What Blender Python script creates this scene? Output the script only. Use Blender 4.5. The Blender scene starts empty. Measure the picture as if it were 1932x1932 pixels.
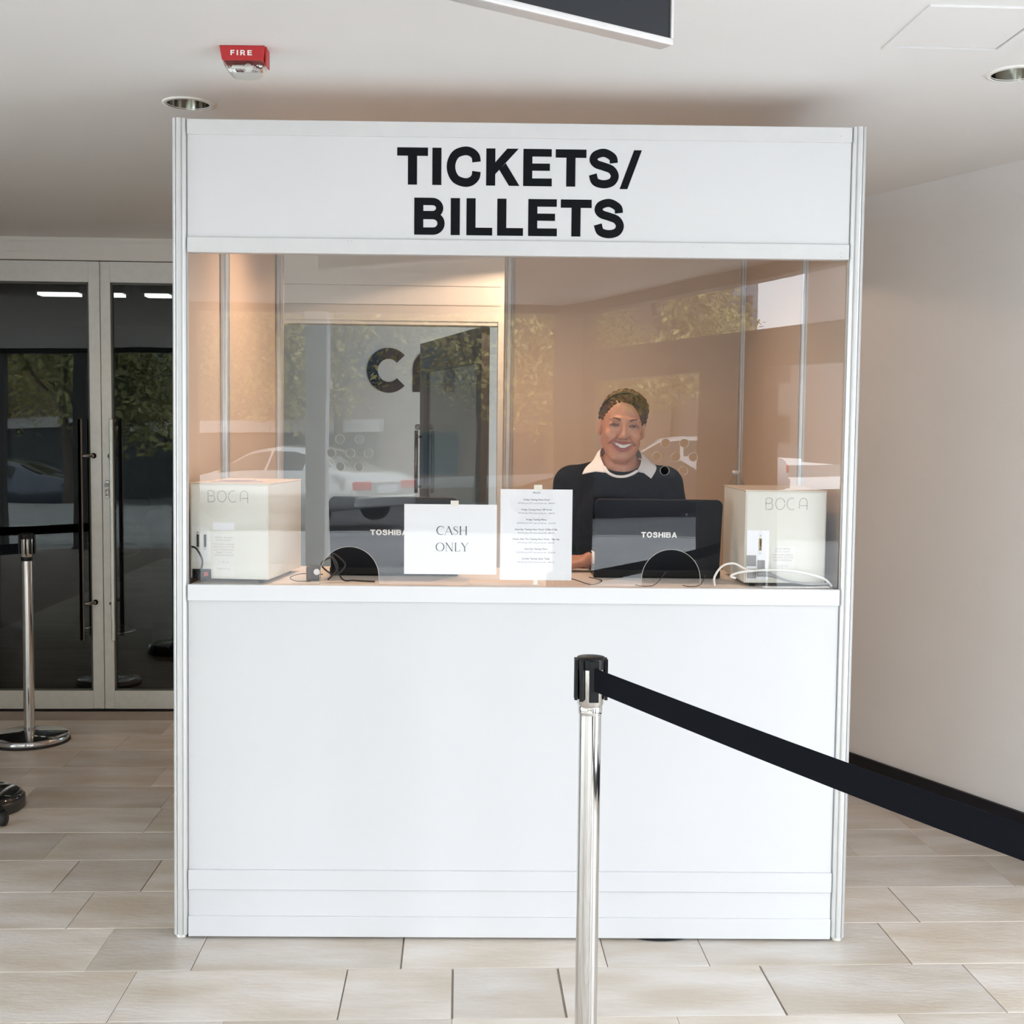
import bpy, bmesh, math, random
import numpy as np
from mathutils import Matrix, Vector
random.seed(7); rng = np.random.RandomState(5)
SC = bpy.context.scene
COL = SC.collection
PI = math.pi

# ------------------------------------------------------------------ camera
FPX = 2300.0
def _n(v):
    v = np.array(v, float); return v/np.linalg.norm(v)
_Y = _n([(868-966)/FPX, -(813-966)/FPX, -1])
_Z = -_n([(620-966)/FPX, -(FPX*FPX/153)/FPX, -1])
_Z = _n(_Z - _Y*np.dot(_Z, _Y)); _X = np.cross(_Y, _Z)
cd = bpy.data.cameras.new('camera'); cam = bpy.data.objects.new('camera', cd); COL.objects.link(cam)
M = Matrix.Identity(4)
for i, r in enumerate((_X, _Y, _Z)):
    for j in range(3): M[i][j] = r[j]
M[2][3] = 1.5
cam.matrix_world = M
cd.sensor_width = 36; cd.lens = FPX/1932*36; cd.clip_start = .05; cd.clip_end = 400
SC.camera = cam

# ------------------------------------------------------------------ world, lights, exposure
SKY = 8.7
w = bpy.data.worlds.new('world'); SC.world = w; w.use_nodes = True
nt = w.node_tree; nt.nodes.clear()
o_ = nt.nodes.new('ShaderNodeOutputWorld'); bg = nt.nodes.new('ShaderNodeBackground')
tc = nt.nodes.new('ShaderNodeTexCoord'); nz = nt.nodes.new('ShaderNodeTexNoise'); cr = nt.nodes.new('ShaderNodeValToRGB')
nz.inputs['Scale'].default_value = 2.2; nz.inputs['Detail'].default_value = 5
cr.color_ramp.elements[0].position = .35; cr.color_ramp.elements[0].color = (.70, .80, .95, 1)
cr.color_ramp.elements[1].position = .62; cr.color_ramp.elements[1].color = (.92, .96, 1, 1)
nt.links.new(tc.outputs['Generated'], nz.inputs['Vector']); nt.links.new(nz.outputs['Fac'], cr.inputs['Fac'])
nt.links.new(cr.outputs['Color'], bg.inputs['Color']); bg.inputs['Strength'].default_value = SKY
nt.links.new(bg.outputs[0], o_.inputs['Surface'])
SC.view_settings.view_transform = 'Standard'; SC.view_settings.look = 'None'
SC.view_settings.gamma = 1; SC.view_settings.use_curve_mapping = False
SC.view_settings.exposure = 0.0
SC.cycles.use_denoising = True
SC.cycles.max_bounces = 10; SC.cycles.diffuse_bounces = 5; SC.cycles.transparent_max_bounces = 16
SC.cycles.sample_clamp_indirect = 12

# ------------------------------------------------------------------ materials
MATS = {}
def mat(name, col, rough=.5, metal=0, var=.0, vscale=8, bump=0, bscale=40, spec=.5, stretch=None, coat=0, emit=0, col2=None, detail=4):
    if name in MATS: return MATS[name]
    m = bpy.data.materials.new(name); m.use_nodes = True; MATS[name] = m
    t = m.node_tree; b = t.nodes['Principled BSDF']
    b.inputs['Base Color'].default_value = (*col, 1); b.inputs['Roughness'].default_value = rough
    b.inputs['Metallic'].default_value = metal; b.inputs['Specular IOR Level'].default_value = spec
    b.inputs['Coat Weight'].default_value = coat
    if emit:
        b.inputs['Emission Color'].default_value = (*col, 1); b.inputs['Emission Strength'].default_value = emit
    tc = t.nodes.new('ShaderNodeTexCoord'); mp = t.nodes.new('ShaderNodeMapping')
    t.links.new(tc.outputs['Object'], mp.inputs['Vector'])
    if stretch: mp.inputs['Scale'].default_value = stretch
    n = t.nodes.new('ShaderNodeTexNoise'); n.inputs['Scale'].default_value = vscale; n.inputs['Detail'].default_value = detail
    t.links.new(mp.outputs[0], n.inputs['Vector'])
    r = t.nodes.new('ShaderNodeValToRGB')
    c2 = col2 or tuple(max(0, c*(1-var)) for c in col)
    r.color_ramp.elements[0].position = .35; r.color_ramp.elements[1].position = .65
    r.color_ramp.elements[0].color = (*c2, 1); r.color_ramp.elements[1].color = (*col, 1)
    t.links.new(n.outputs['Fac'], r.inputs['Fac']); t.links.new(r.outputs['Color'], b.inputs['Base Color'])
    if bump:
        n2 = t.nodes.new('ShaderNodeTexNoise'); n2.inputs['Scale'].default_value = bscale
        t.links.new(mp.outputs[0], n2.inputs['Vector'])
        bp = t.nodes.new('ShaderNodeBump'); bp.inputs['Strength'].default_value = bump; bp.inputs['Distance'].default_value = .01
        t.links.new(n2.outputs['Fac'], bp.inputs['Height']); t.links.new(bp.outputs[0], b.inputs['Normal'])
    return m
def thin_glass(name, tint=(.97, .98, .97), ior=1.5):
    m = bpy.data.materials.new(name); m.use_nodes = True; t = m.node_tree; t.nodes.clear()
    o = t.nodes.new('ShaderNodeOutputMaterial'); mx = t.nodes.new('ShaderNodeMixShader')
    tr = t.nodes.new('ShaderNodeBsdfTransparent'); gl = t.nodes.new('ShaderNodeBsdfGlossy'); fr = t.nodes.new('ShaderNodeMath')
    tr.inputs['Color'].default_value = (*tint, 1); gl.inputs['Roughness'].default_value = 0.0
    f0 = ((ior-1)/(ior+1))**2; ge = t.nodes.new('ShaderNodeNewGeometry'); dt = t.nodes.new('ShaderNodeVectorMath'); dt.operation = 'DOT_PRODUCT'
    ab = t.nodes.new('ShaderNodeMath'); ab.operation = 'ABSOLUTE'; su = t.nodes.new('ShaderNodeMath'); su.operation = 'SUBTRACT'; su.inputs[0].default_value = 1
    pw = t.nodes.new('ShaderNodeMath'); pw.operation = 'POWER'; pw.inputs[1].default_value = 5
    fr.operation = 'MULTIPLY_ADD'; fr.inputs[1].default_value = 1-f0; fr.inputs[2].default_value = f0
    t.links.new(ge.outputs['Normal'], dt.inputs[0]); t.links.new(ge.outputs['Incoming'], dt.inputs[1]); t.links.new(dt.outputs['Value'], ab.inputs[0])
    t.links.new(ab.outputs[0], su.inputs[1]); t.links.new(su.outputs[0], pw.inputs[0]); t.links.new(pw.outputs[0], fr.inputs[0])
    tc = t.nodes.new('ShaderNodeTexCoord'); nn = t.nodes.new('ShaderNodeTexNoise'); nn.inputs['Scale'].default_value = 1.6
    nn.inputs['Detail'].default_value = 1
    bp = t.nodes.new('ShaderNodeBump'); bp.inputs['Strength'].default_value = .25; bp.inputs['Distance'].default_value = .006
    t.links.new(tc.outputs['Object'], nn.inputs['Vector']); t.links.new(nn.outputs['Fac'], bp.inputs['Height'])
    t.links.new(bp.outputs[0], gl.inputs['Normal'])
    t.links.new(fr.outputs[0], mx.inputs[0]); t.links.new(tr.outputs[0], mx.inputs[1]); t.links.new(gl.outputs[0], mx.inputs[2])
    t.links.new(mx.outputs[0], o.inputs['Surface']); return m
PANELIN = mat('panel_tan', (.65, .535, .43), .6, var=.03, vscale=3)
PANEL = mat('panel_white', (.635, .64, .65), .45, var=.015, vscale=3)
SIGNW = mat('sign_white', (.655, .655, .655), .5, var=.01)
ALU = mat('aluminium_satin', (.66, .665, .655), .38, .4, var=.05, vscale=30, stretch=(1, 1, .05))
ALUB = mat('beam_painted', (.66, .66, .655), .4, .1, var=.03, vscale=20)
BLACKV = mat('black_vinyl', (.004, .005, .007), .6, spec=.12)
PAINT = mat('wall_paint', (.78, .775, .775), .8, var=.03, vscale=2, bump=.05, bscale=150)
CEIL = mat('ceiling_paint', (.74, .735, .72), .85, var=.02, vscale=1.5, bump=.04, bscale=120)
TRIMG = mat('grey_metal_frame', (.76, .76, .72), .42, .25, var=.06, vscale=25)
GASK = mat('black_rubber', (.012, .012, .012), .6)
CHROME = mat('chrome', (.64, .64, .63), .06, 1.0)
STEEL = mat('brushed_steel', (.55, .54, .5), .25, 1.0, var=.1, vscale=30, stretch=(1, 1, .05))
BLACKP = mat('black_plastic', (.008, .009, .010), .35, spec=.25, bump=.02, bscale=200)
BELT = mat('black_belt', (.004, .005, .008), .8, bump=.15, bscale=500, stretch=(1, 1, 4), spec=.08)
BASEB = mat('dark_baseboard', (.010, .010, .014), .5, spec=.2)
PAPER = mat('paper', (.80, .80, .81), .7, var=.01)
TAPE = mat('masking_tape', (.80, .76, .66), .6)
INK = mat('ink', (.03, .03, .035), .6); INKG = mat('ink_grey', (.22, .22, .25), .7)
LAPTOP = mat('glossy_black_lid', (.005, .007, .011), .3, spec=.15)
PRN = mat('printer_cream', (.70, .69, .615), .45, var=.02, bump=.03, bscale=300)
DARKHOLE = mat('dark_hole', (.02, .02, .018), .8)
COUNTER = mat('counter_laminate', (.85, .80, .76), .35, var=.03)
GLASS = thin_glass('clear_acrylic', (.985, .985, .985), 1.5)
DGLASS = thin_glass('tinted_door_glass', (.40, .43, .42), 1.6)

# ------------------------------------------------------------------ object helpers
def obj(name, me, m=None, parent=None, **props):
    o = bpy.data.objects.new(name, me); COL.objects.link(o)
    if m is not None and me is not None: me.materials.append(m)
    if parent is not None: o.parent = parent
    for k, v in props.items(): o[k] = v
    return o
def thing(name, label, cat, loc=(0, 0, 0), rz=0, group=None):
    o = bpy.data.objects.new(name, None); COL.objects.link(o); o.empty_display_size = .05
    o.location = loc; o.rotation_euler = (0, 0, rz); o['label'] = label; o['category'] = cat
    if group: o['group'] = group
    return o
def tag(o, label, cat, group=None):
    o['label'] = label; o['category'] = cat
    if group: o['group'] = group
    return o
def struct(o): o['kind'] = 'structure'; return o
class MB:
    def __init__(s): s.v = []; s.f = []; s.sm = []
    def add(s, vs, fs, smooth=False):
        k = len(s.v); s.v += [tuple(v) for v in vs]; s.f += [tuple(i+k for i in f) for f in fs]; s.sm += [smooth]*len(fs); return s
    def box(s, x0, y0, z0, x1, y1, z1):
        return s.add([(x0,y0,z0),(x1,y0,z0),(x1,y1,z0),(x0,y1,z0),(x0,y0,z1),(x1,y0,z1),(x1,y1,z1),(x0,y1,z1)],
                     [(0,3,2,1),(4,5,6,7),(0,1,5,4),(1,2,6,5),(2,3,7,6),(3,0,4,7)])
    def prism(s, pts, axis, a, b, smooth=False):      # 2-D outline extruded; axis 'x','y','z'
        n = len(pts)
        def P(p, t): return {'x': (t, p[0], p[1]), 'y': (p[0], t, p[1]), 'z': (p[0], p[1], t)}[axis]
        vs = [P(p, a) for p in pts] + [P(p, b) for p in pts]
        s.add(vs, [tuple(range(n)), tuple(range(2*n-1, n-1, -1))])
        return s.add(vs, [(i, i+n, (i+1) % n+n, (i+1) % n) for i in range(n)], smooth)
    def cyl(s, p0, p1, r0, r1=None, n=24, caps=True, smooth=True):
        return s.tube([p0, p1], [r0, r0 if r1 is None else r1], n, caps, smooth)
    def tube(s, pts, r, n=10, caps=True, smooth=True, flat=None):
        pts = [Vector(p) for p in pts]; m = len(pts)
        rr = r if isinstance(r, (list, tuple)) else [r]*m
        vs = []; up = None
        for i, p in enumerate(pts):
            d = (pts[min(i+1, m-1)]-pts[max(i-1, 0)]).normalized()
            if up is None: up = Vector((0, 0, 1)) if abs(d.z) < .9 else Vector((1, 0, 0))
            a = d.cross(up).normalized(); b = a.cross(d).normalized(); up = b
            for j in range(n):
                t = 2*PI*j/n; vs.append(p+a*(rr[i]*math.cos(t))+b*(rr[i]*math.sin(t)*(flat or 1)))
        s.add(vs, [(i*n+j, i*n+(j+1) % n, (i+1)*n+(j+1) % n, (i+1)*n+j) for i in range(m-1) for j in range(n)], smooth)
        if caps: s.add(vs[:n], [tuple(range(n-1, -1, -1))]); s.add(vs[-n:], [tuple(range(n))])
        return s
    def lathe(s, prof, c=(0, 0, 0), n=32, axis='z', smooth=True):
        vs = []
        for r, h in prof:
            for j in range(n):
                t = 2*PI*j/n; x, y = r*math.cos(t), r*math.sin(t)
                p = {'z': (x, y, h), 'y': (x, h, y), 'x': (h, x, y)}[axis]; vs.append((p[0]+c[0], p[1]+c[1], p[2]+c[2]))
        fs = [(i*n+j, i*n+(j+1) % n, (i+1)*n+(j+1) % n, (i+1)*n+j) for i in range(len(prof)-1) for j in range(n)]
        return s.add(vs, fs, smooth)
    def ribbon(s, pts, wd, z=0.0):           # flat 2-D stroke in the xz plane (x right, z up), facing -y
        m = len(pts); ws = wd if isinstance(wd, (list, tuple)) else [wd]*m; L = []; R = []
        for i in range(m):
            a = pts[max(i-1, 0)]; b = pts[min(i+1, m-1)]; dx, dz = b[0]-a[0], b[1]-a[1]; l = math.hypot(dx, dz) or 1
            nx, nz_ = -dz/l*ws[i]/2, dx/l*ws[i]/2
            L.append((pts[i][0]+nx, z, pts[i][1]+nz_)); R.append((pts[i][0]-nx, z, pts[i][1]-nz_))
        return s.add(L+R, [(i, i+1, m+i+1, m+i) for i in range(m-1)])
    def build(s, name, m=None, parent=None, bevel=0, xf=None, seg=1, **props):
        me = bpy.data.meshes.new(name)
        vs = s.v if xf is None else [tuple(xf(*v)) for v in s.v]
        me.from_pydata(vs, [], s.f); me.polygons.foreach_set('use_smooth', s.sm); me.update()
        bm = bmesh.new(); bm.from_mesh(me)
        bmesh.ops.remove_doubles(bm, verts=bm.verts, dist=1e-6)
        bmesh.ops.recalc_face_normals(bm, faces=bm.faces)
        if bevel: bmesh.ops.bevel(bm, geom=[e for e in bm.edges if len(e.link_faces) == 2 and e.calc_face_angle(0) > .5], offset=bevel, segments=seg, affect='EDGES', profile=.6)
        bm.to_mesh(me); bm.free()
        return obj(name, me, m, parent, **props)
def B(x0, y0, z0, x1, y1, z1): return MB().box(x0, y0, z0, x1, y1, z1)
def catmull(P, k=6, closed=False):
    P = [np.array(p, float) for p in P]; out = []; n = len(P)
    for i in range(n if closed else n-1):
        a, b, c, d = (P[(i-1) % n] if closed or i else P[0]), P[i], P[(i+1) % n], (P[(i+2) % n] if closed or i+2 < n else P[-1])
        for j in range(k):
            t = j/k; out.append(.5*((2*b)+(c-a)*t+(2*a-5*b+4*c-d)*t*t+(3*b-a-3*c+d)*t**3))
    if not closed: out.append(P[-1])
    return [tuple(p) for p in out]
def arc(cx, cy, rx, ry, a0, a1, n=18):
    return [(cx+rx*math.cos(math.radians(a0+(a1-a0)*i/n)), cy+ry*math.sin(math.radians(a0+(a1-a0)*i/n))) for i in range(n+1)]
def holed(name, outer, holes, thick, plane='y'):     # flat sheet with round-cornered holes, through a filled 2-D curve
    cu = bpy.data.curves.new(name, 'CURVE'); cu.dimensions = '2D'; cu.fill_mode = 'BOTH'; cu.extrude = thick/2
    for pl in [outer]+holes:
        sp = cu.splines.new('POLY'); sp.points.add(len(pl)-1); sp.use_cyclic_u = True
        for i, p in enumerate(pl): sp.points[i].co = (p[0], p[1], 0, 1)
    t = bpy.data.objects.new('tmp', cu); COL.objects.link(t)
    me = bpy.data.meshes.new_from_object(t.evaluated_get(bpy.context.evaluated_depsgraph_get()))
    bpy.data.objects.remove(t); bpy.data.curves.remove(cu)
    me.name = name
    if plane == 'y': me.transform(Matrix.Rotation(PI/2, 4, 'X'))
    me.materials.clear()
    return me
def text_mesh(body, size, bold=0.0, align='CENTER'):
    cu = bpy.data.curves.new('t', 'FONT'); cu.body = body; cu.size = size; cu.align_x = align; cu.offset = bold; cu.resolution_u = 2
    t = bpy.data.objects.new('tmp', cu); COL.objects.link(t)
    me = bpy.data.meshes.new_from_object(t.evaluated_get(bpy.context.evaluated_depsgraph_get()))
    bpy.data.objects.remove(t); bpy.data.curves.remove(cu)
    me.transform(Matrix.Rotation(PI/2, 4, 'X')); me.materials.clear(); return me
def joinmesh(name, parts):         # [(mesh, dx, dy, dz)]
    vs = []; fs = []
    for me, dx, dy, dz in parts:
        k = len(vs); vs += [(v.co.x+dx, v.co.y+dy, v.co.z+dz) for v in me.vertices]; fs += [tuple(i+k for i in p.vertices) for p in me.polygons]
    r = bpy.data.meshes.new(name); r.from_pydata(vs, [], fs); r.update(); return r

# ------------------------------------------------------------------ bold grotesque letters (cap height 1)
W = .25
def P4(x0, z0, x1, z1): return [(x0, z0), (x1, z0), (x1, z1), (x0, z1)]
def glyph(c):
    """returns (advance width, polygons, strokes)"""
    if c == 'T': return .847, [P4(0, .775, .847, 1), P4(.296, 0, .548, .78)], []
    if c == 'I': return W, [P4(0, 0, W, 1)], []
    if c == 'L': return .71, [P4(0, 0, W, 1), P4(0, 0, .71, .21)], []
    if c == 'E': return .79, [P4(0, 0, W, 1), P4(0, .795, .78, 1), P4(0, .415, .735, .61), P4(0, 0, .79, .21)], []
    if c == 'F': return .72, [P4(0, 0, W, 1), P4(0, .795, .72, 1), P4(0, .39, .66, .59)], []
    if c == 'H': return .86, [P4(0, 0, W, 1), P4(.61, 0, .86, 1), P4(0, .40, .86, .61)], []
    if c == 'K': return .92, [P4(0, 0, W, 1), [(.25, .31), (.89, 1), (.576, 1), (.25, .63)], [(.357, .43), (.63, 0), (.92, 0), (.537, .61)]], []
    if c == '/': return .60, [[(0, -.05), (.215, -.05), (.60, 1), (.385, 1)]], []
    if c == 'A': return .92, [[(0, 0), (.26, 0), (.58, 1), (.34, 1)], [(.66, 0), (.92, 0), (.58, 1), (.34, 1)], P4(.18, .17, .74, .37)], []
    if c == 'C':
        return .945, [], [(catmull([(.815, .63), (.785, .785), (.66, .895), (.48, .922), (.25, .835), (.128, .62), (.128, .38), (.25, .165), (.48, .078), (.66, .105), (.785, .22), (.815, .375)], 6), .235)]
    if c == 'O': return .96, [], [(arc(.48, .5, .36, .41, 0, 360, 44), .24)]
    if c == 'S':
        return .85, [], [(catmull([(.70, .645), (.665, .80), (.44, .918), (.21, .86), (.14, .73), (.225, .615), (.43, .548), (.64, .465), (.732, .30), (.65, .135), (.43, .075), (.20, .14), (.125, .335)], 7), .222)]
    if c == 'B':
        return .855, [P4(0, 0, W, 1)], [([(.12, .90)]+arc(.495, .7225, .20, .1775, 90, -90)+[(.12, .545)], .2), ([(.12, .52)]+arc(.51, .31, .225, .21, 90, -90)+[(.12, .10)], .2)]
    if c == 'R':
        return .88, [P4(0, 0, W, 1), [(.42, .45), (.64, .50), (.88, 0), (.60, 0)]], [([(.12, .90)]+arc(.48, .68, .235, .22, 90, -90)+[(.12, .46)], .2)]
    return .3, [], []
def lettering(name, s, x0, z0, x1, z1, y, m, parent, gap=.1, gaps=None, **props):
    ws = [glyph(c)[0] for c in s]; gaps = gaps or [gap]*(len(s)-1); tot = sum(ws)+sum(gaps); gaps = gaps+[0]; kx = (x1-x0)/tot; kz = (z1-z0)
    mb = MB(); cx = 0; lay = 0
    for c, wd, gp_ in zip(s, ws, gaps):
        _, po, st = glyph(c)
        for pl in po:
            lay += 1
            mb.add([(x0+(cx+p[0])*kx, y-lay*2e-6, z0+p[1]*kz) for p in pl], [tuple(range(len(pl)))])
        for pts, w_ in st:
            lay += 1
            t = MB().ribbon(pts, w_)
            mb.add([(x0+(cx+v[0])*kx, y-lay*2e-6, z0+v[2]*kz) for v in t.v], t.f)
        cx += wd+gp_
    return mb.build(name, m, parent, **props)
# fine roman letters with serifs, for the cash notice
def serif(c):
    k, n = .10, .035
    sf = lambda x, z, w_=.2: ([(x-w_/2, z), (x+w_/2, z)], .025)
    if c == 'C': return .72, [(arc(.42, .5, .36, .48, 50, 310, 30), [n+.07*math.sin(PI*i/30) for i in range(31)]), ([(.66, .74), (.66, .97)], n)]
    if c == 'A': return .78, [([(.06, 0), (.4, 1)], n), ([(.38, 1), (.72, 0)], k), ([(.18, .33), (.6, .33)], n), sf(.07, .012), sf(.71, .012)]
    if c == 'S': return .52, [(catmull([(.43, .76), (.4, .9), (.25, .97), (.1, .88), (.1, .7), (.25, .55), (.4, .42), (.43, .22), (.3, .05), (.12, .06), (.05, .24)], 5), [n+.06*math.exp(-((i-25)/9)**2) for i in range(51)])]
    if c == 'H': return .84, [([(.16, 0), (.16, 1)], k), ([(.68, 0), (.68, 1)], k), ([(.16, .52), (.68, .52)], n)]+[sf(a, b, .26) for a in (.16, .68) for b in (.012, .988)]
    if c == 'O': return .86, [(arc(.42, .5, .36, .48, 0, 360, 36), [n+.07*abs(math.cos(2*PI*i/36)) for i in range(37)])]
    if c == 'N': return .86, [([(.15, 0), (.15, 1)], n), ([(.13, 1), (.7, 0)], k), ([(.7, 0), (.7, 1)], n), sf(.15, .012), sf(.12, .988), sf(.7, .988)]
    if c == 'L': return .62, [([(.15, 0), (.15, 1)], k), ([(.05, .014), (.56, .014)], n), ([(.55, 0), (.57, .24)], n), sf(.15, .988, .26)]
    if c == 'Y': return .74, [([(.1, 1), (.38, .48)], k), ([(.68, 1), (.39, .48)], n), ([(.38, .5), (.38, 0)], k), sf(.1, .988, .24), sf(.68, .988), sf(.38, .012, .26)]
    return .3, []

# ------------------------------------------------------------------ the place: booth frame of reference
BO = (-.811, 3.552, 0.0); BA = math.atan2(-.0308, 1)
CB, SB = math.cos(BA), math.sin(BA)
def BW(x, y, z=0.0): return (BO[0]+x*CB-y*SB, BO[1]+x*SB+y*CB, z)      # booth-local -> world

# ------------------------------------------------------------------ setting: floor tiles
YB = [3.323+.2933*k for k in range(-20, 12)]
KN = {-1: [-.883, -.303, -.01, .284, .858, 1.439], 0: [-1.025, -.737, -.156, .428, .714, 1.297], 1: [-1.171, -.59, -.297, .282, .859, 1.432],
      2: [-1.308, -1.024, 1.289], 3: [-1.44, 1.437, 1.723], 5: [1.718], 6: [-1.288]}
XL, XR = -3.4, 3.1
def tile_mat():
    m = mat('stone_tile', (.68, .635, .585), .34, var=.0, vscale=2.6, stretch=(1, 3.4, 1), col2=(.55, .475, .385), detail=9, bump=.12, bscale=25)
    t = m.node_tree; b = t.nodes['Principled BSDF']; src = b.inputs['Base Color'].links[0].from_socket
    oi = t.nodes.new('ShaderNodeObjectInfo'); mp = [n for n in t.nodes if n.type == 'MAPPING'][0]
    va = t.nodes.new('ShaderNodeVectorMath'); va.operation = 'MULTIPLY_ADD'; t.links.new(oi.outputs['Random'], va.inputs[0])
    va.inputs[1].default_value = (37, 91, 17)
    tcn = [n for n in t.nodes if n.type == 'TEX_COORD'][0]; t.links.new(tcn.outputs['Object'], va.inputs[2]); t.links.new(va.outputs[0], mp.inputs['Vector'])
    hs = t.nodes.new('ShaderNodeHueSaturation'); mr = t.nodes.new('ShaderNodeMapRange')
    mr.inputs['To Min'].default_value = .88; mr.inputs['To Max'].default_value = 1.1
    t.links.new(oi.outputs['Random'], mr.inputs['Value']); t.links.new(mr.outputs[0], hs.inputs['Value'])
    t.links.new(src, hs.inputs['Color']); t.links.new(hs.outputs[0], b.inputs['Base Color'])
    n3 = t.nodes.new('ShaderNodeTexNoise'); n3.inputs['Scale'].default_value = 90; n3.inputs['Detail'].default_value = 3
    t.links.new(mp.outputs[0], n3.inputs['Vector'])
    return m
TILE = tile_mat()
GROUT = mat('grout', (.40, .35, .30), .8, var=.1)
floor = struct(MB().box(-9, -2.55, -.06, 3.4, 6.52, -.006).build('floor', GROUT))
tile_cache = {}
def tile(x0, x1, y0, y1, dz):
    key = (round(x1-x0, 2), round(y1-y0, 3)); cx, cy = (x0+x1)/2, (y0+y1)/2
    if key not in tile_cache:
        a, b = key[0]/2-.0012, key[1]/2-.0012
        mb = MB(); c = .0012
        mb.add([(-a, -b, -.01), (a, -b, -.01), (a, b, -.01), (-a, b, -.01), (-a, -b, -c), (a, -b, -c), (a, b, -c), (-a, b, -c),
                (-a+c, -b+c, 0), (a-c, -b+c, 0), (a-c, b-c, 0), (-a+c, b-c, 0)],
               [(0, 1, 5, 4), (1, 2, 6, 5), (2, 3, 7, 6), (3, 0, 4, 7), (4, 5, 9, 8), (5, 6, 10, 9), (6, 7, 11, 10), (7, 4, 8, 11), (8, 9, 10, 11)])
        o = mb.build('tile', TILE, floor); tile_cache[key] = o.data
    else: o = obj('tile', tile_cache[key], None, floor)
    o.location = (cx, cy, dz)
ntile = 0
for k in range(-15, 10):
    y0, y1 = 3.323+.2933*k, 3.323+.2933*(k+1)
    if y0 > 6.45: break
    y1 = min(y1, 6.5)
    kn = list(KN.get(k, [random.choice((.29, .58))*random.choice((1, 1.5)) - .3]))
    xs = sorted(kn); full = [xs[0]]
    for a, b in zip(xs, xs[1:]):
        n = max(1, round((b-a)/.5785)) if b-a > .7 else 1
        full += [a+(b-a)*i/n for i in range(1, n+1)]
    while full[0] > XL: full.insert(0, full[0]-.5785)
    while full[-1] < XR: full.append(full[-1]+.5785)
    for a, b in zip(full, full[1:]):
        a2, b2 = max(a, XL), min(b, XR)
        # keep inside the angled right wall and the glazed wall behind the camera
        def lim(y): return (2.95-(y-2.3)*.4393) if y > 2.3 else (.4+(y+2.45)*.537)
        if b2-a2 < .05 or a2 > max(lim(y0), lim(y1))+.02: continue
        tile(a2, b2, y0, y1, random.uniform(-.0004, 0)); ntile += 1
fi = struct(B(-9, 6.52, -.06, 3.4, 12, -.002).build('floor.001', mat('dark_subfloor', (.03, .018, .012), .5)))
WOOD = mat('red_brown_wood', (.09, .035, .02), .3, var=.5, vscale=6, stretch=(.3, 4, 1))
for i in range(14):
    B(-3.2+(i % 2)*.02, 6.56+i*.12, -.002, -.2, 6.56+i*.12+.117, .002).build('plank', WOOD, fi)

# ceiling with round cut-outs and hatch
DL = [(-.828, 3.798), (1.494, 3.307)]; REAR = (.45, 5.90); WARM = [(BW(.42, .72)[0], BW(.42, .72)[1]), (BW(1.18, .80)[0], BW(1.18, .80)[1])]
CZ = 2.48
circ = lambda c, r, n=40: [(c[0]+r*math.cos(2*PI*i/n), c[1]+r*math.sin(2*PI*i/n)) for i in range(n)]
hx0, hx1, hy0, hy1 = 1.086, 1.351, 2.826, 3.102
CEP = [(-9, -2.5), (.46, -2.5), (2.93, 2.74), (3.4, 2.74), (3.4, 6.5), (-9, 6.5)]
me = holed('ceiling', CEP,
           [circ(c, .066) for c in DL+WARM+[REAR]]+[P4(hx0, hy0, hx1, hy1)], .02, 'z')
ceiling = struct(obj('ceiling', me, CEIL)); ceiling.location = (0, 0, CZ+.01)
struct(MB().prism(CEP, 'z', 2.75, 2.85).build('ceiling.001', CEIL))
h = thing('access_panel', 'square white access hatch set flush in the ceiling with narrow frame', 'hatch', ((hx0+hx1)/2, (hy0+hy1)/2, CZ))
mb = MB(); a, b = .1325, .138
for x0, y0, x1, y1 in [(-a-.022, -b-.022, -a, b+.022), (a, -b-.022, a+.022, b+.022), (-a, -b-.022, a, -b), (-a, b, a, b+.022)]: mb.box(x0, y0, -.005, x1, y1, 0)
mb.build('frame', CEIL, h); B(-a+.004, -b+.004, -.001, a-.004, b-.004, .008).build('door', CEIL, h)
def downlight(c, lit, label, temp=None, power=0, cone=125, blend=.9):
    t = thing('ceiling_downlight', label, 'ceiling light', (c[0], c[1], CZ), 0, 'recessed ceiling downlights')
    MB().lathe([(.077, 0), (.077, -.003), (.064, -.005), (.063, 0)], n=40).build('trim_ring', mat('ring_white', (.8, .79, .75), .4), t)
    MB().lathe([(.0635, -.004), (.060, .05), (.05, .09), (.034, .12)], n=40).build('reflector', mat('reflector_mirror', (.62, .62, .58), .12, 1), t)
    MB().lathe([(.036, .12), (.001, .121)], n=24).build('lamp', mat('lamp_on', (1, .72, .45), .5, emit=25) if lit else mat('lamp_off', (.75, .74, .7), .4), t)
    if lit:
        ld = bpy.data.lights.new('lamp_light', 'SPOT'); ld.energy = power; ld.color = temp; ld.spot_size = math.radians(cone); ld.spot_blend = blend; ld.shadow_soft_size = .04
        lo = bpy.data.objects.new('lamp_light', ld); COL.objects.link(lo); lo.parent = t; lo.location = (0, 0, -.012)
downlight(DL[0], False, 'unlit recessed downlight above the left post of the booth')
downlight(DL[1], False, 'unlit recessed downlight near the square hatch, cut by the right edge')
for c, l in zip(WARM, ('lit warm downlight above the left half of the booth interior', 'lit warm downlight above the right half of the booth interior')):
    downlight(c, True, l, (1, .64, .40), 40 if 'left' in l else 30)
downlight(REAR, True, 'lit warm downlight between the booth back and the rear wall', (1, .68, .46), 34, 156, .06)

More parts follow.
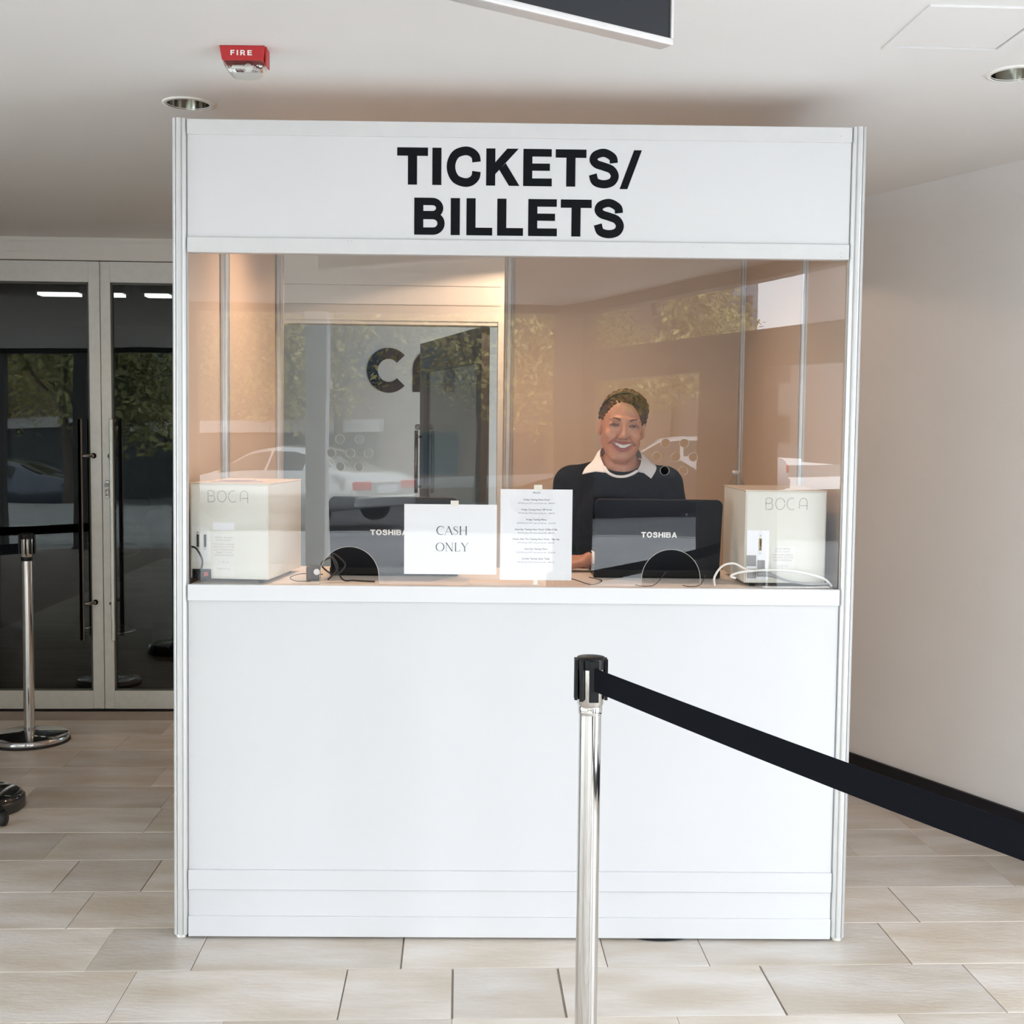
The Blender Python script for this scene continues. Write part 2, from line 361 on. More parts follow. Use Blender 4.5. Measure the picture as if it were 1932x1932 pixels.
# right wall (angled), baseboard, beyond
def wall_strip(name, m, p0, p1, z0, z1, th, side=1):
    d = (Vector(p1)-Vector(p0)).normalized(); n = Vector((-d.y, d.x))*th*side
    q = [tuple(p0), tuple(p1), (p1[0]+n.x, p1[1]+n.y), (p0[0]+n.x, p0[1]+n.y)]
    return struct(MB().prism(q, 'z', z0, z1).build(name, m))
PW1 = (2.903, 2.24)
WR = wall_strip('wall_right', PAINT, (1.02, 6.52), PW1, 0, CZ+.3, .12, 1)
wall_strip('baseboard_right', BASEB, (1.02, 6.52), PW1, 0, .153, .014, -1)

# rear wall with glazed double doors at the left and an opening behind the booth
YD = 6.48
HDR = mat('header_panel', (.82, .80, .75), .55, var=.03)
wb = struct(B(-9, YD, 2.378, -1.2, YD+.12, CZ).build('wall_back', HDR))
struct(B(-9, YD-.012, 2.40, -1.2, YD, 2.452).build('trim_1', HDR)); struct(B(-9, YD-.02, 2.362, -1.2, YD, 2.40).build('trim_2', HDR))
struct(B(-1.25, YD, 2.055, 1.12, YD+.12, CZ).build('wall_back.001', HDR))
for n_, z0, z1 in (('trim_3', 2.258, 2.330), ('trim_4', 2.158, 2.254), ('trim_5', 2.075, 2.154)):
    struct(B(-1.2, YD-.01, z0, .21, YD, z1).build(n_, HDR))
struct(B(-1.25, YD-.01, 0, -.955, YD+.11, 2.06).build('trim_6', HDR)); struct(B(.197, YD-.012, 0, .232, YD+.11, 2.075).build('trim_7', HDR))
struct(B(.232, YD, 0, 1.12, YD+.12, 2.06).build('wall_back.002', PAINT))
DT = 2.358
def glazed_door(name, x0, x1, meet, label):
    d = thing(name, label, 'door', (x0 if meet == 'r' else x1, YD, 0)); d['kind'] = 'structure'
    s = 0 if meet == 'r' else 0
    X = lambda x: x-(x0 if meet == 'r' else x1)
    g0, g1 = (x0+.11, x1-.058) if meet == 'r' else (x0+.051, x1-.11)
    B(X(x0), 0, .008, X(g0), .045, DT).build('stile', TRIMG, d, .002); B(X(g1), 0, .008, X(x1), .045, DT).build('stile', TRIMG, d, .002)
    B(X(g0), .001, 2.252, X(g1), .044, DT).build('top_rail', TRIMG, d); B(X(g0), .001, .008, X(g1), .044, .105).build('bottom_rail', TRIMG, d)
    mb = MB()
    for a, b, c, e in [(g0, .105, g0+.008, 2.252), (g1-.008, .105, g1, 2.252), (g0, .105, g1, .113), (g0, 2.24, g1, 2.252)]: mb.box(X(a), .004, b, X(c), .04, e)
    mb.build('gasket', mat('dark_bead', (.1, .1, .09), .5), d)
    B(X(g0)+.006, .02, .11, X(g1)-.006, .026, 2.245).build('glass', DGLASS, d)
    hxx = (g1+.02-.056) if meet == 'r' else (g0+.004)
    hxx = -1.968 if meet == 'r' else -1.806
    hd = MB().box(X(hxx)-.010, -.075, .384, X(hxx)+.010, -.052, 1.545).build('pull_handle', STEEL, d, .003)
    for z in (1.351, .579):
        xs = -1.915 if meet == 'r' else -1.83
        MB().tube([(X(hxx), -.06, z), (X(hxx)+(xs-hxx)*.6, -.055, z), (X(xs), -.03, z), (X(xs), 0, z)], .009, 12).build('standoff', CHROME, hd)
        MB().cyl((X(xs), -.012, z), (X(xs), 0, z), .014).build('collar', CHROME, hd)
    return d
D1 = glazed_door('door_1', -2.80, -1.8765, 'r', 'left leaf of the grey framed glass double doors')
D2 = glazed_door('door_2', -1.8735, -.96, 'l', 'right leaf of the grey framed glass double doors, with a lock')
lk = B(-1.858+.96, -.008, 1.13, -1.836+.96, 0, 1.222).build('lock_plate', STEEL, D2, .003)
MB().cyl((-1.847+.96, -.022, 1.198), (-1.847+.96, -.006, 1.198), .011).build('lock_cylinder', CHROME, lk)
MB().tube([(-1.846+.96, -.01, 1.178), (-1.846+.96, -.03, 1.17), (-1.846+.96, -.03, 1.148), (-1.846+.96, -.012, 1.142)], .004).build('thumb_turn', CHROME, lk)
D3 = glazed_door('door_3', -3.73, -2.803, 'r', 'glass door leaf beyond the left edge')
struct(B(-9, YD-.005, 0, -1.0, YD+.1, .008).build('trim_8', BASEB))
struct(B(-9, YD, 0, -3.74, YD+.1, 2.4).build('wall_back.003', HDR))
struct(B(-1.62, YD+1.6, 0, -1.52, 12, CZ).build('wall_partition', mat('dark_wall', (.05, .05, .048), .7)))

# inner rooms: dark foyer behind the double doors, pale wall with letters behind the booth opening
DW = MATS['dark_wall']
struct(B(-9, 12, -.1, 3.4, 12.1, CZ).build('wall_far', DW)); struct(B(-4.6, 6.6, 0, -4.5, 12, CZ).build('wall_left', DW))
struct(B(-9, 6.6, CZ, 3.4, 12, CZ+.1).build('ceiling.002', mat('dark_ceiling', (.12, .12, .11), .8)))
GW = mat('grey_glass_wall', (.46, .45, .40), .3, var=.05)
GWALL = struct(B(-1.9, 8.8, 0, 1.4, 8.9, CZ).build('wall_back.004', GW))
mb = MB()
mb.ribbon([(-.513+(.116)*math.cos(math.radians(a)), 1.927+.121*math.sin(math.radians(a))) for a in range(42, 319, 6)], .078)
mb.ribbon([(-.302, 1.775), (-.302, 1.94)]+[(-.19-.112*math.cos(math.radians(a)), 1.94+.105*math.sin(math.radians(a))) for a in range(0, 181, 12)]+[(-.078, 1.775)], .078)
lt = mb.build('wall_letters', BLACKV, GWALL); lt.location = (0, 8.796, 0)
# the inner door leaf, swung inwards
ild = thing('door_4', 'dark framed inner door leaf standing open behind the booth', 'door', (.136, YD+.06, 0), math.atan2(1.376, -.372)); ild['kind'] = 'structure'
DF = mat('dark_door_frame', (.10, .105, .10), .35, .3); Lw = 1.425
B(0, -.02, .01, .1, .025, 2.055).build('stile', DF, ild); B(Lw-.11, -.02, .01, Lw, .025, 2.055).build('stile', DF, ild)
B(.1, -.02, 1.87, Lw-.11, .025, 2.055).build('top_rail', DF, ild); B(.1, -.02, .01, Lw-.11, .025, .2).build('bottom_rail', DF, ild)
B(.1, 0, .2, Lw-.11, .006, 1.87).build('glass', DGLASS, ild)
hd = MB().tube([(Lw-.05, .06, 1.1), (Lw-.05, .06, 1.5)], .012, 12).build('pull_handle', STEEL, ild)
for z in (1.14, 1.46): MB().cyl((Lw-.05, .02, z), (Lw-.05, .06, z), .008).build('standoff', CHROME, hd)
MB().lathe([(.0, -.018), (.014, -.016), (.02, 0), (.014, .016), (0, .018)], (Lw-.05, .05, 1.522), 16, 'y').build('door_knob', mat('pale_knob', (.8, .8, .78), .3), ild)

# strip lamps in the foyer
for i, (x, y, l, lab) in enumerate([(-2.76, 8.6, .27, 'lit strip lamp seen through the left glass door'), (-2.40, 8.6, .15, 'short lit strip lamp by the meeting stile, seen through the right glass door'), (-2.09, 8.6, .16, 'lit strip lamp next to the booth post, seen through the right glass door')]):
    t = thing('strip_lamp', lab, 'ceiling light', (x, y, 2.40), 0, 'strip lamps in the dark foyer')
    B(-l/2-.02, -.07, .02, l/2+.02, .07, .08).build('housing', mat('dark_housing', (.08, .08, .08), .5), t)
    B(-l/2, -.055, 0, l/2, .055, .02).build('diffuser', mat('strip_diffuser', (1, .95, .90), .5, emit=7), t)

t = thing('bar_stool', 'bar stool with a domed chrome base in the foyer, behind the door stiles', 'stool', (-2.08, 7.30, .002))
MB().lathe([(0, .0), (.155, .0), (.155, .008), (.12, .022), (.05, .045), (.028, .07), (0, .07)], n=40).build('base', CHROME, t)
MB().cyl((0, 0, .06), (0, 0, .74), .022, n=20).build('pole', CHROME, t)
MB().tube([(.16*math.cos(2*PI*i/24), .16*math.sin(2*PI*i/24)-.05, .30) for i in range(25)], .009, 8, caps=False).build('foot_ring', CHROME, t)
MB().lathe([(0, .74), (.15, .74), (.18, .76), (.18, .79), (.15, .81), (0, .81)], n=32).build('seat', BLACKP, t)

# ------------------------------------------------------------------ THE BOOTH
LEAN = lambda x, y, z: (x+.0135*(z/2.37)*(1-max(0, min(1, x/1.94))), y, z)
booth = thing('ticket_booth', 'white modular ticket booth with glazed service window and TICKETS/BILLETS sign', 'booth', BO, BA)
WD, DP, MD = 1.941, 1.56, .55
def post(x, y, z0=.012, z1=2.372, name='post'):
    pts = []
    R = .0218
    for k in range(8):
        c = 45*k+22.5
        for dt, rr in ((-14, R), (-5.5, R*.995), (-5, R*.80), (5, R*.80), (5.5, R*.995), (14, R)):
            a = math.radians(c+dt); pts.append((x+rr*math.cos(a), y+rr*math.sin(a)))
    mb = MB().prism(pts, 'z', z0, z1)
    p = mb.build(name, ALU, booth, xf=LEAN)
    MB().lathe([(.001, 0), (.014, 0), (.016, .004), (.012, .014), (.001, .014)], (x, y, 0), 20).build('levelling_foot', mat('foot_steel', (.75, .74, .68), .4, .3), p)
    return p
YP = .0
for x, y in [(0, 0), (WD, 0), (0, MD), (WD, MD-.01), (0, DP), (WD, DP), (.958, DP)]: post(x, y)
X0, X1 = .0225, WD-.0225
def beam(x0, x1, z0, z1, y0=-.016, y1=.016, name='beam', m=ALUB): return B(x0, y0, z0, x1, y1, z1).build(name, m, booth, .0015, xf=LEAN)
beam(X0, X1, 2.328, 2.370); beam(X0, X1, 1.999, 2.042); beam(X0, X1, .148, .207, m=PANEL); beam(X0, X1, .007, .068, m=PANEL)
B(X0, -.008, 2.042, X1, 0, 2.328).build('sign_panel', SIGNW, booth, xf=LEAN)
B(X0, -.006, .207, X1, 0, 1.003).build('front_panel', PANEL, booth, xf=LEAN)
B(X0, -.008, .068, X1, 0, .148).build('kick_panel', PANEL, booth, xf=LEAN)
ct = B(.03, -.002, 1.004, WD-.03, .5, 1.048).build('counter_top', COUNTER, booth, .001)
B(X0, -.018, 1.003, X1, -.002, 1.050).build('counter_edge', mat('edge_white', (.71, .715, .725), .4), booth, .0015, xf=LEAN)
for x in (.05, WD-.09): B(x, .03, .01, x+.04, .47, 1.004).build('counter_bracket', PANEL, booth)
for nm, x in (('side_panel', -.003), ('side_panel', WD-.003)):
    for y0, y1 in ((.0225, MD-.0225), (MD+.0225, DP-.0225)):
        B(x, y0, .05, x+.006, y1, 2.33).build(nm, PANELIN, booth)
        for z0, z1 in ((2.328, 2.370), (.007, .05)): B(x-.012, y0, z0, x+.018, y1, z1).build('side_beam', ALUB, booth)
B(.98, DP-.003, .05, WD-.0225, DP+.003, 2.33).build('back_panel', PANELIN, booth)
B(.98, DP-.015, 2.328, WD-.0225, DP+.015, 2.37).build('back_beam', ALUB, booth); B(.0225, DP-.015, 2.328, .9355, DP+.015, 2.37).build('back_beam', ALUB, booth)
# window sheet with speech holes and money slots
HOLES = [(.465, 1.473), (.521, 1.473), (.440, 1.433), (.495, 1.433), (.548, 1.433), (.466, 1.394), (.520, 1.394),
         (1.406, 1.471), (1.460, 1.471), (1.382, 1.432), (1.437, 1.431), (1.487, 1.431), (1.405, 1.391), (1.459, 1.391)]
def slot(cx, cz, r): return [(cx+r, 1.0505), (cx+r, cz)]+arc(cx, cz, r, r, 0, 180, 30)[1:]+[(cx-r, 1.0505)]
outer = [(X0, 1.0505)]
for cx in (.4925, 1.429):
    s_ = slot(cx, 1.076, .0855); s_ = s_[::-1]; outer += s_
outer += [(X1-.002, 1.0505), (X1-.002, 1.999), (X0+.011, 1.999)]
me = holed('glass_pane', outer, [circ(c, .0128, 20) for c in HOLES], .004, 'y')
gp = obj('glass_pane', me, GLASS, booth); gp.location = (0, .004, 0)
# polished rims of the holes and slots
EDGE = mat('polished_edge', (.45, .43, .38), .3)
for c in HOLES: MB().lathe([(.0127, -.0022), (.0132, -.0022), (.0132, .0022), (.0127, .0022), (.0127, -.0022)], (c[0], .004, c[1]), 20, 'y').build('polished_rim', EDGE, booth)
for cx in (.4925, 1.429): MB().tube([(p[0], .004, p[1]) for p in slot(cx, 1.076, .0855)], .0008, 6).build('slot_rim', EDGE, booth)
# lettering
lettering('sign_lettering', 'TICKETS/', .628, 2.196, 1.322, 2.300, -.0086, BLACKV, booth, gaps=[.12, .15, .137, .10, .10, .055, .02], label='bold black letters TICKETS/')
lettering('sign_lettering', 'BILLETS', .677, 2.056, 1.275, 2.160, -.0086, BLACKV, booth, gaps=[.145, .18, .133, .14, .10, .05], label='bold black letters BILLETS')
# little screw heads / scratches on the beams
for x, z in [(.50, 2.034), (.49, 2.036), (1.893, 2.018), (1.895, 2.006), (1.5, 2.03), (1.885, 2.345)]: MB().cyl((x, -.0162, z), (x, -.0172, z), .0012, n=8).build('screw_head', mat('scuff', (.35, .34, .32), .6), booth)

# papers on the inside of the window
def paper(name, x0, z0, x1, z1, label, tapes):
    t = thing(name, label, 'notice', BW((x0+x1)/2, .0085, z0), BA); hw = (x1-x0)/2; hh = z1-z0
    B(-hw, 0, 0, hw, .0006, hh).build('sheet', PAPER, t)
    for x, z, w_, h_ in tapes: B(x-(x0+x1)/2-w_/2, -.0004, z-z0-h_/2, x-(x0+x1)/2+w_/2, -.0001, z-z0+h_/2).build('tape', TAPE, t)
    return t, hw, hh
tn, hw, hh = paper('cash_notice', .651, 1.083, .920, 1.287, 'landscape white sheet reading CASH ONLY taped behind the window', [(.797, 1.290, .023, .016)])
for row, s, xc, z in ((0, 'CASH', .0047, .115), (1, 'ONLY', .0047, .067)):
    hgt = .0255; ws = [serif(c)[0] for c in s]; tot = sum(ws); sx = (.092 if row == 0 else .096)/tot
    cx = xc-tot*sx/2; mb = MB()
    for c, w_ in zip(s, ws):
        for pts, wd in serif(c)[1]:
            r_ = MB().ribbon(pts, wd); mb.add([(cx+v[0]*sx, -.0006, z+v[2]*hgt) for v in r_.v], r_.f)
        cx += w_*sx
    mb.build('lettering', INK, tn, label='black serif letters '+s)
tp, hw, hh = paper('price_list', .930, 1.068, 1.139, 1.333, 'portrait white price list sheet taped behind the window', [(1.039, 1.338, .024, .016), (1.034, 1.063, .013, .016)])
rows = ['PRICES', '', 'Friday Tasting Hour Food', '$75.00 plus HST and service fee - $84.00', '', 'Friday Tasting Hour VIP Food', '$75.00 plus HST and service fee - $84.00', '',
        'Friday Tasting Menu', '$100.00 plus HST and service fee - $120.00', '', 'Saturday Tasting Hour Food 12:00p-4:30p', '$75.00 plus HST and service fee - $84.00', '',
        'Home Alba Thu Tasting Hour Food - 10p-10p', '$75.00 plus HST and service fee - $84.00', '', 'Saturday Tasting Menu', '$100.00 plus HST and service fee - $120.00', '',
        'Sunday Tasting Open Table', '$75.00 plus HST and service fee - $84.00']
z = .2545; L1 = []; L2 = []
pos = {0: .2545, 2: .2345, 3: .2245, 5: .2055, 6: .1955, 8: .1765, 9: .1665, 11: .148, 12: .138, 14: .1195, 15: .1095, 17: .091, 18: .081, 20: .0625, 21: .0525}
for i, s in enumerate(rows):
    if s:
        hd_ = s[0] != '$'; o = obj('heading_print' if hd_ else 'line_print', text_mesh(s, .0073 if hd_ else .0064), mat('ink_head', (.16, .16, .19), .7) if hd_ else mat('ink_faint', (.42, .42, .45), .7), tp); o.location = (0, -.0006, pos[i]-.002)

# ------------------------------------------------------------------ things on the counter
CT = 1.048
def dots(paths, x0, z0, sx, sz, y, step=.0052, r=.0012):
    mb = MB()
    for pl in paths:
        pl = [(x0+a*sx, z0+b*sz) for a, b in pl]; acc = 0; 
        for (ax, az), (bx, bz) in zip(pl, pl[1:]):
            l = math.hypot(bx-ax, bz-az); t = -acc
            while t+step <= l+1e-9:
                t += step
                if t >= 0:
                    q = t/l if l else 0; mb.cyl((ax+(bx-ax)*q, y-.0005, az+(bz-az)*q), (ax+(bx-ax)*q, y+.001, az+(bz-az)*q), r, n=6, smooth=False)
            acc = l-t
    return mb
BOCA = [[(0, 0), (0, 1)], [(0, 1), (.42, 1), (.55, .9), (.55, .65), (.42, .53), (0, .53)], [(.45, .53), (.62, .4), (.62, .12), (.48, 0), (0, 0)],
        arc(1.3, .5, .42, .5, 0, 360, 30), arc(2.35, .5, .42, .5, 55, 305, 24), [(3.05, 0), (3.05, .55)]+arc(3.4, .62, .35, .38, 180, 0, 12)+[(3.75, 0)], [(3.05, .35), (3.75, .35)]]
def printer(loc, rz, wd, dp, ht, mirror, label):
    t = thing('ticket_printer', label, 'printer', loc, rz, 'ticket printers on the booth counter')
    B(0, 0, .012, wd, dp, ht).build('housing', PRN, t, .003, seg=2)
    B(.004, -.0015, .016, wd-.004, 0, ht-.004).build('rear_plate', PRN, t, .0007)
    B(-.001, -.001, ht, wd+.001, dp+.001, ht+.004).build('lid', mat('printer_lid', (.66, .56, .45), .5), t, .001)
    for x in (.03, wd-.03):
        for y in (.03, dp-.04): MB().cyl((x, y, 0), (x, y, .013), .009).build('rubber_foot', GASK, t)
    return t
p1 = printer(BW(.020, .052, CT), BA-math.radians(7), .236, .34, .290, False, 'cream ticket printer at the left end of the counter with rear ports')
dots(BOCA, .056, .238, .0318, .033, -.002).build('perforated_lettering', DARKHOLE, p1, label='dotted letters BOCA')
pl = B(.006, -.003, .06, .06, -.0015, .165).build('port_plate', mat('plate_pale', (.72, .72, .68), .4), p1)
for x in (.025, .047):
    B(x-.003, -.006, .105, x+.003, -.0028, .142).build('serial_port', BLACKP, pl)
    for z in (.099, .148): MB().cyl((x, -.006, z), (x, -.003, z), .0022, n=8).build('jack_screw', STEEL, pl)
B(.070, -.0022, .155, .135, -.0014, .178).build('label', PAPER, p1); lb = B(.070, -.002, .02, .135, -.0014, .145).build('label', mat('label_grey', (.72, .71, .66), .6), p1)
obj('label_print', joinmesh('label_print', [(text_mesh(s, .0062), .1025, -.0026, z) for s, z in (('MODEL  120V 60Hz', .132), ('FCC ID  CLASS A', .124), ('THIS DEVICE COMPLIES', .112), ('WITH PART 15 OF THE', .104), ('RULES. OPERATION IS', .096), ('SUBJECT TO THE', .088), ('CONDITIONS BELOW', .080), ('C   CE   UL', .060), ('MADE IN U.S.A.', .040))]), mat('print_rose', (.5, .42, .4), .7), lb)
B(.008, -.006, .012, .064, -.0015, .040).build('power_inlet', BLACKP, p1, .001)
B(.044, -.008, .02, .056, -.006, .032).build('switch', mat('red_switch', (.45, .05, .04), .4), p1)
p2 = printer(BW(1.652, .052, CT), BA, .240, .34, .283, True, 'cream ticket printer at the right end of the counter with white cables')
dots(BOCA, .060, .230, .0325, .034, -.002).build('perforated_lettering', DARKHOLE, p2, label='dotted letters BOCA')
pl = B(.006, -.003, .022, .072, -.0015, .168).build('port_plate', mat('plate_white', (.84, .85, .87), .35), p2)
B(.042, -.006, .108, .050, -.0028, .145).build('serial_port', mat('port_gold', (.42, .3, .16), .4, .5), pl, .001); B(.0445, -.0066, .111, .0475, -.0058, .142).build('port_slot', BLACKP, pl)
for z in (.100, .152): MB().cyl((.046, -.006, z), (.046, -.003, z), .0022, n=8).build('jack_screw', STEEL, pl)
B(.006, -.005, .062, .034, -.0028, .094).build('socket', mat('socket_grey', (.3, .3, .3), .5), pl); B(.010, -.010, .026, .034, -.0028, .054).build('socket', MATS['socket_grey'], pl); B(.04, -.006, .05, .06, -.0028, .08).build('socket', MATS['socket_grey'], pl)
lb = B(.078, -.0022, .04, .148, -.0014, .122).build('label', MATS['label_grey'], p2)
obj('label_print', joinmesh('label_print', [(text_mesh(s, .0062), .113, -.0028, z) for s, z in (('TICKET PRINTER', .112), ('FCC ID  CLASS A', .104), ('THIS DEVICE COMPLIES', .094), ('WITH PART 15 OF THE', .086), ('RULES. OPERATION', .078), ('C   CE   UL', .062), ('MADE IN U.S.A.', .048))]), MATS['print_rose'], lb)
for loc, rz, wd, lab in ((BW(.14, .12, CT+.294), BA+.25, .17, 'loose pink and white paper strips on the left printer'),):
    t = thing('paper_strips', lab, 'paper', loc, rz)
    for i in range(5):
        c = [(.86, .82, .8), (.82, .5, .42), (.87, .86, .85), (.8, .45, .38), (.88, .85, .82)][i]
        B(-.085+i*.012, -.03+i*.008, i*.0014, .09-i*.01, .01+i*.01, i*.0014+.0008).build('paper_strip', mat('strip%d' % i, c, .7), t)

def laptop(loc, rz, wd, label, tx0, tx1):
    t = thing('laptop', label, 'laptop', loc, rz, 'black laptops on the booth counter')
    B(0, .02, 0, wd, .27, .028).build('base', BLACKP, t, .006, seg=3)
    # lid: rounded outline tilted back towards the glass
    r = .018; H_ = .236
    out = [(r, 0), (wd-r, 0)]+arc(wd-r, H_-r, r, r, 0, 90, 6)+arc(r, H_-r, r, r, 90, 180, 6)
    out = [(.004, .0), (wd-.004, 0)]+arc(wd-r, H_-r, r, r, 0, 90, 6)+arc(r, H_-r, r, r, 90, 180, 6)
    lid = MB().prism(out, 'y', -.008, .008).build('lid', LAPTOP, t, .003, seg=3); lid.location = (0, .030, .012); lid.rotation_euler = (math.radians(6), 0, 0)
    MB().prism([(a*.93+wd*.035, b*.90+.013) for a, b in out], 'y', .008, .0086).build('screen', mat('screen_glow', (.35, .4, .45), .3, emit=.5), lid)
    lettering('lid_lettering', 'TOSHIBA', tx0, .118, tx1, .135, -.0083, mat('silver_print', (.85, .85, .83), .35), lid, gap=.11, label='silver letters TOSHIBA')
    B(.03, .05, .028, wd-.03, .16, .0295).build('keyboard', mat('keys_dark', (.02, .02, .02), .5), t)
    return t
laptop(BW(.402, .225, CT), BA, .398, 'black glossy laptop standing between left printer and cash notice', .127, .242)
laptop(BW(1.222, .225, CT), BA-.01, .395, 'black glossy laptop in front of the clerk', .145, .256)

def cable(name, pts, r, m, label, k=8, group=None):
    o = MB().tube(catmull(pts, k), r, 8).build(name, m); o.location = BO; o.rotation_euler = (0, 0, BA)
    return tag(o, label, 'cable', group)
WCAB = mat('white_cable', (.82, .8, .76), .4); GCAB = mat('grey_cable', (.28, .28, .275), .5); BCAB = mat('black_cable', (.012, .012, .012), .4)
z0 = CT+.004
cable('white_cable', [(1.565, .045, z0), (1.563, .04, 1.078), (1.585, .04, 1.11), (1.62, .042, 1.118), (1.66, .043, 1.10), (1.70, .035, 1.098)], .0032, WCAB, 'white cable looping up beside the right laptop')
cable('white_cable', [(1.625, .04, 1.075), (1.61, .035, 1.082), (1.64, .03, 1.094), (1.72, .024, 1.102), (1.80, .024, 1.098), (1.88, .028, 1.078), (1.908, .03, 1.054)], .0035, WCAB, 'white cable arching across the back of the right printer')
cable('white_cable', [(1.70, .02, z0), (1.76, .018, z0), (1.83, .022, z0), (1.90, .028, z0)], .0022, WCAB, 'thin white cable lying under the right printer edge')
cable('grey_power_cable', [(1.688, .035, 1.088), (1.72, .026, 1.088), (1.77, .022, 1.072), (1.83, .022, 1.062), (1.90, .03, 1.062)], [.0075]*6+[.0075-.004*i/10 for i in range(10)]+[.0035]*17, GCAB, 'grey moulded power cord plugged into the right printer')
cable('black_cable', [(.030, .03, 1.155), (.045, .022, 1.15), (.062, .02, 1.12), (.058, .025, 1.09), (.045, .03, 1.078)], .003, BCAB, 'black cable curling at the left printer ports')
MB().tube([(.03, .03, 1.068), (.06, .03, 1.07)], [.008, .009], 12)
cable('thin_black_cable', [(.37, .07, 1.052), (.33, .06, 1.053), (.31, .07, 1.062), (.34, .10, 1.07), (.40, .12, 1.066)], .0014, BCAB, 'thin black cable looping beside the left printer')
cable('thin_black_cable', [(1.08, .10, 1.068), (1.14, .09, 1.064), (1.20, .06, 1.05), (1.235, .09, 1.058), (1.20, .14, 1.062)], .0014, BCAB, 'thin black cable loop beside the clerk hand')
cable('thin_black_cable', [(1.33, .045, z0), (1.36, .03, 1.050), (1.39, .04, 1.056), (1.42, .05, 1.09)], .0012, BCAB, 'thin black cable at the money slot of the clerk, left end')
cable('thin_black_cable', [(1.47, .045, z0), (1.49, .03, 1.050), (1.52, .04, 1.054), (1.54, .06, 1.08)], .0012, BCAB, 'thin black cable at the money slot of the clerk, right end')
cable('cable_tangle', [(.42, .08, 1.055), (.45, .07, 1.09), (.43, .09, 1.12), (.40, .08, 1.10), (.44, .08, 1.07), (.47, .09, 1.10), (.43, .1, 1.13), (.46, .08, 1.06), (.50, .06, 1.056), (.56, .07, 1.052)], .0026, BCAB, 'tangle of black laptop cables beside the left laptop')
t = thing('power_adapter', 'small grey power adapter standing beside the left laptop', 'adapter', BW(.372, .10, CT), BA)
B(-.02, 0, 0, .02, .03, .045).build('body', mat('adapter_grey', (.12, .12, .12), .4), t, .006, seg=3)
MB().cyl((.012, -.004, .028), (.012, .001, .028), .009).build('knob', mat('pale_knob', (.8, .8, .78), .3), t)
t = thing('ticket_stack', 'low stack of pale ticket stock lying under the two notices', 'tickets', BW(.93, .03, CT), BA)
for i in range(5): B(-.09+.004*(i % 2), 0, i*.0016, .13-.003*i, .07, i*.0016+.0013).build('ticket_sheet', mat('ticket_cream', (.8, .66, .54), .6), t)
t = thing('water_bottle', 'small clear plastic bottle standing behind the right printer', 'bottle', BW(1.70, .44, CT-.0), BA)
MB().lathe([(0, 0), (.03, 0), (.033, .01), (.033, .12), (.03, .15), (.033, .18), (.033, .26), (.033, .265), (.026, .29), (.013, .31), (.013, .32)], n=24).build('bottle_body', thin_glass('clear_plastic', (.93, .95, .95), 1.45), t)
MB().cyl((0, 0, .32), (0, 0, .332), .0145).build('cap', mat('cap_grey', (.5, .48, .45), .4), t)
t = thing('gap_box', 'dark box squeezed between the right printer and the corner post', 'box', BW(1.905, .16, CT), BA)  # plain dark box filling the gap beside the right printer
B(-.008, 0, 0, .013, .16, .21).build('body', BLACKP, t, .004); B(-.006, -.002, .02, .010, 0, .19).build('front_plate', BLACKP, t)

# ------------------------------------------------------------------ stanchions
def stanchion(loc, label, arms, feet=False):
    t = thing('stanchion', label, 'barrier post', loc, 0, 'belt barrier posts')
    MB().lathe([(0, .004), (.178, .004), (.182, .010), (.180, .030), (.172, .036), (.05, .044), (.032, .050), (.0, .050)], n=64).build('base', mat('chrome_base', (.6, .6, .62), .08, 1.0), t)
    MB().lathe([(.183, 0), (.185, .002), (.184, .012), (.180, .012)], n=64).build('rubber_rim', GASK, t)
    MB().lathe([(.0255, .04), (.0255, .884)], n=40).build('pole', CHROME, t)
    MB().lathe([(.0262, .866), (.0275, .870), (.0275, .884), (.0262, .886)], n=40).build('collar', arms.get('collar', CHROME), t)
    MB().lathe([(.026, .884), (.0305, .890), (.0312, .96), (.0315, .972)], n=40).build('head', CHROME, t)
    MB().lathe([(.0318, .970), (.0322, .990), (.031, .996), (.0, .997)], n=40).build('cap', BLACKP, t)
    for a in arms['slots']:
        c, s = math.cos(a), math.sin(a)
        mb = MB()
        for q in (-.011, .011): mb.add([(c*(.030)-s*(q-.004), s*.030+c*(q-.004), .90), (c*.037-s*(q-.004), s*.037+c*(q-.004), .90), (c*.037-s*(q+.004), s*.037+c*(q+.004), .90), (c*.030-s*(q+.004), s*.030+c*(q+.004), .90),
                        (c*(.030)-s*(q-.004), s*.030+c*(q-.004), .992), (c*.037-s*(q-.004), s*.037+c*(q-.004), .992), (c*.037-s*(q+.004), s*.037+c*(q+.004), .992), (c*.030-s*(q+.004), s*.030+c*(q+.004), .992)],
                       [(0, 3, 2, 1), (4, 5, 6, 7), (0, 1, 5, 4), (1, 2, 6, 5), (2, 3, 7, 6), (3, 0, 4, 7)])
        mb.build('belt_slot', BLACKP, t)
    return t
S1 = (.298, 2.705, 0)
st1 = stanchion(S1, 'chrome belt stanchion standing in front of the booth', {'slots': [math.radians(a) for a in (-112, 178, 80, 0)]})
for z in (.905, .915): pass
st2 = stanchion((-2.045, 5.837, 0), 'chrome belt stanchion with round base by the glass doors', {'slots': [math.radians(a) for a in (200, -60, 30, 110)], 'collar': BLACKP})
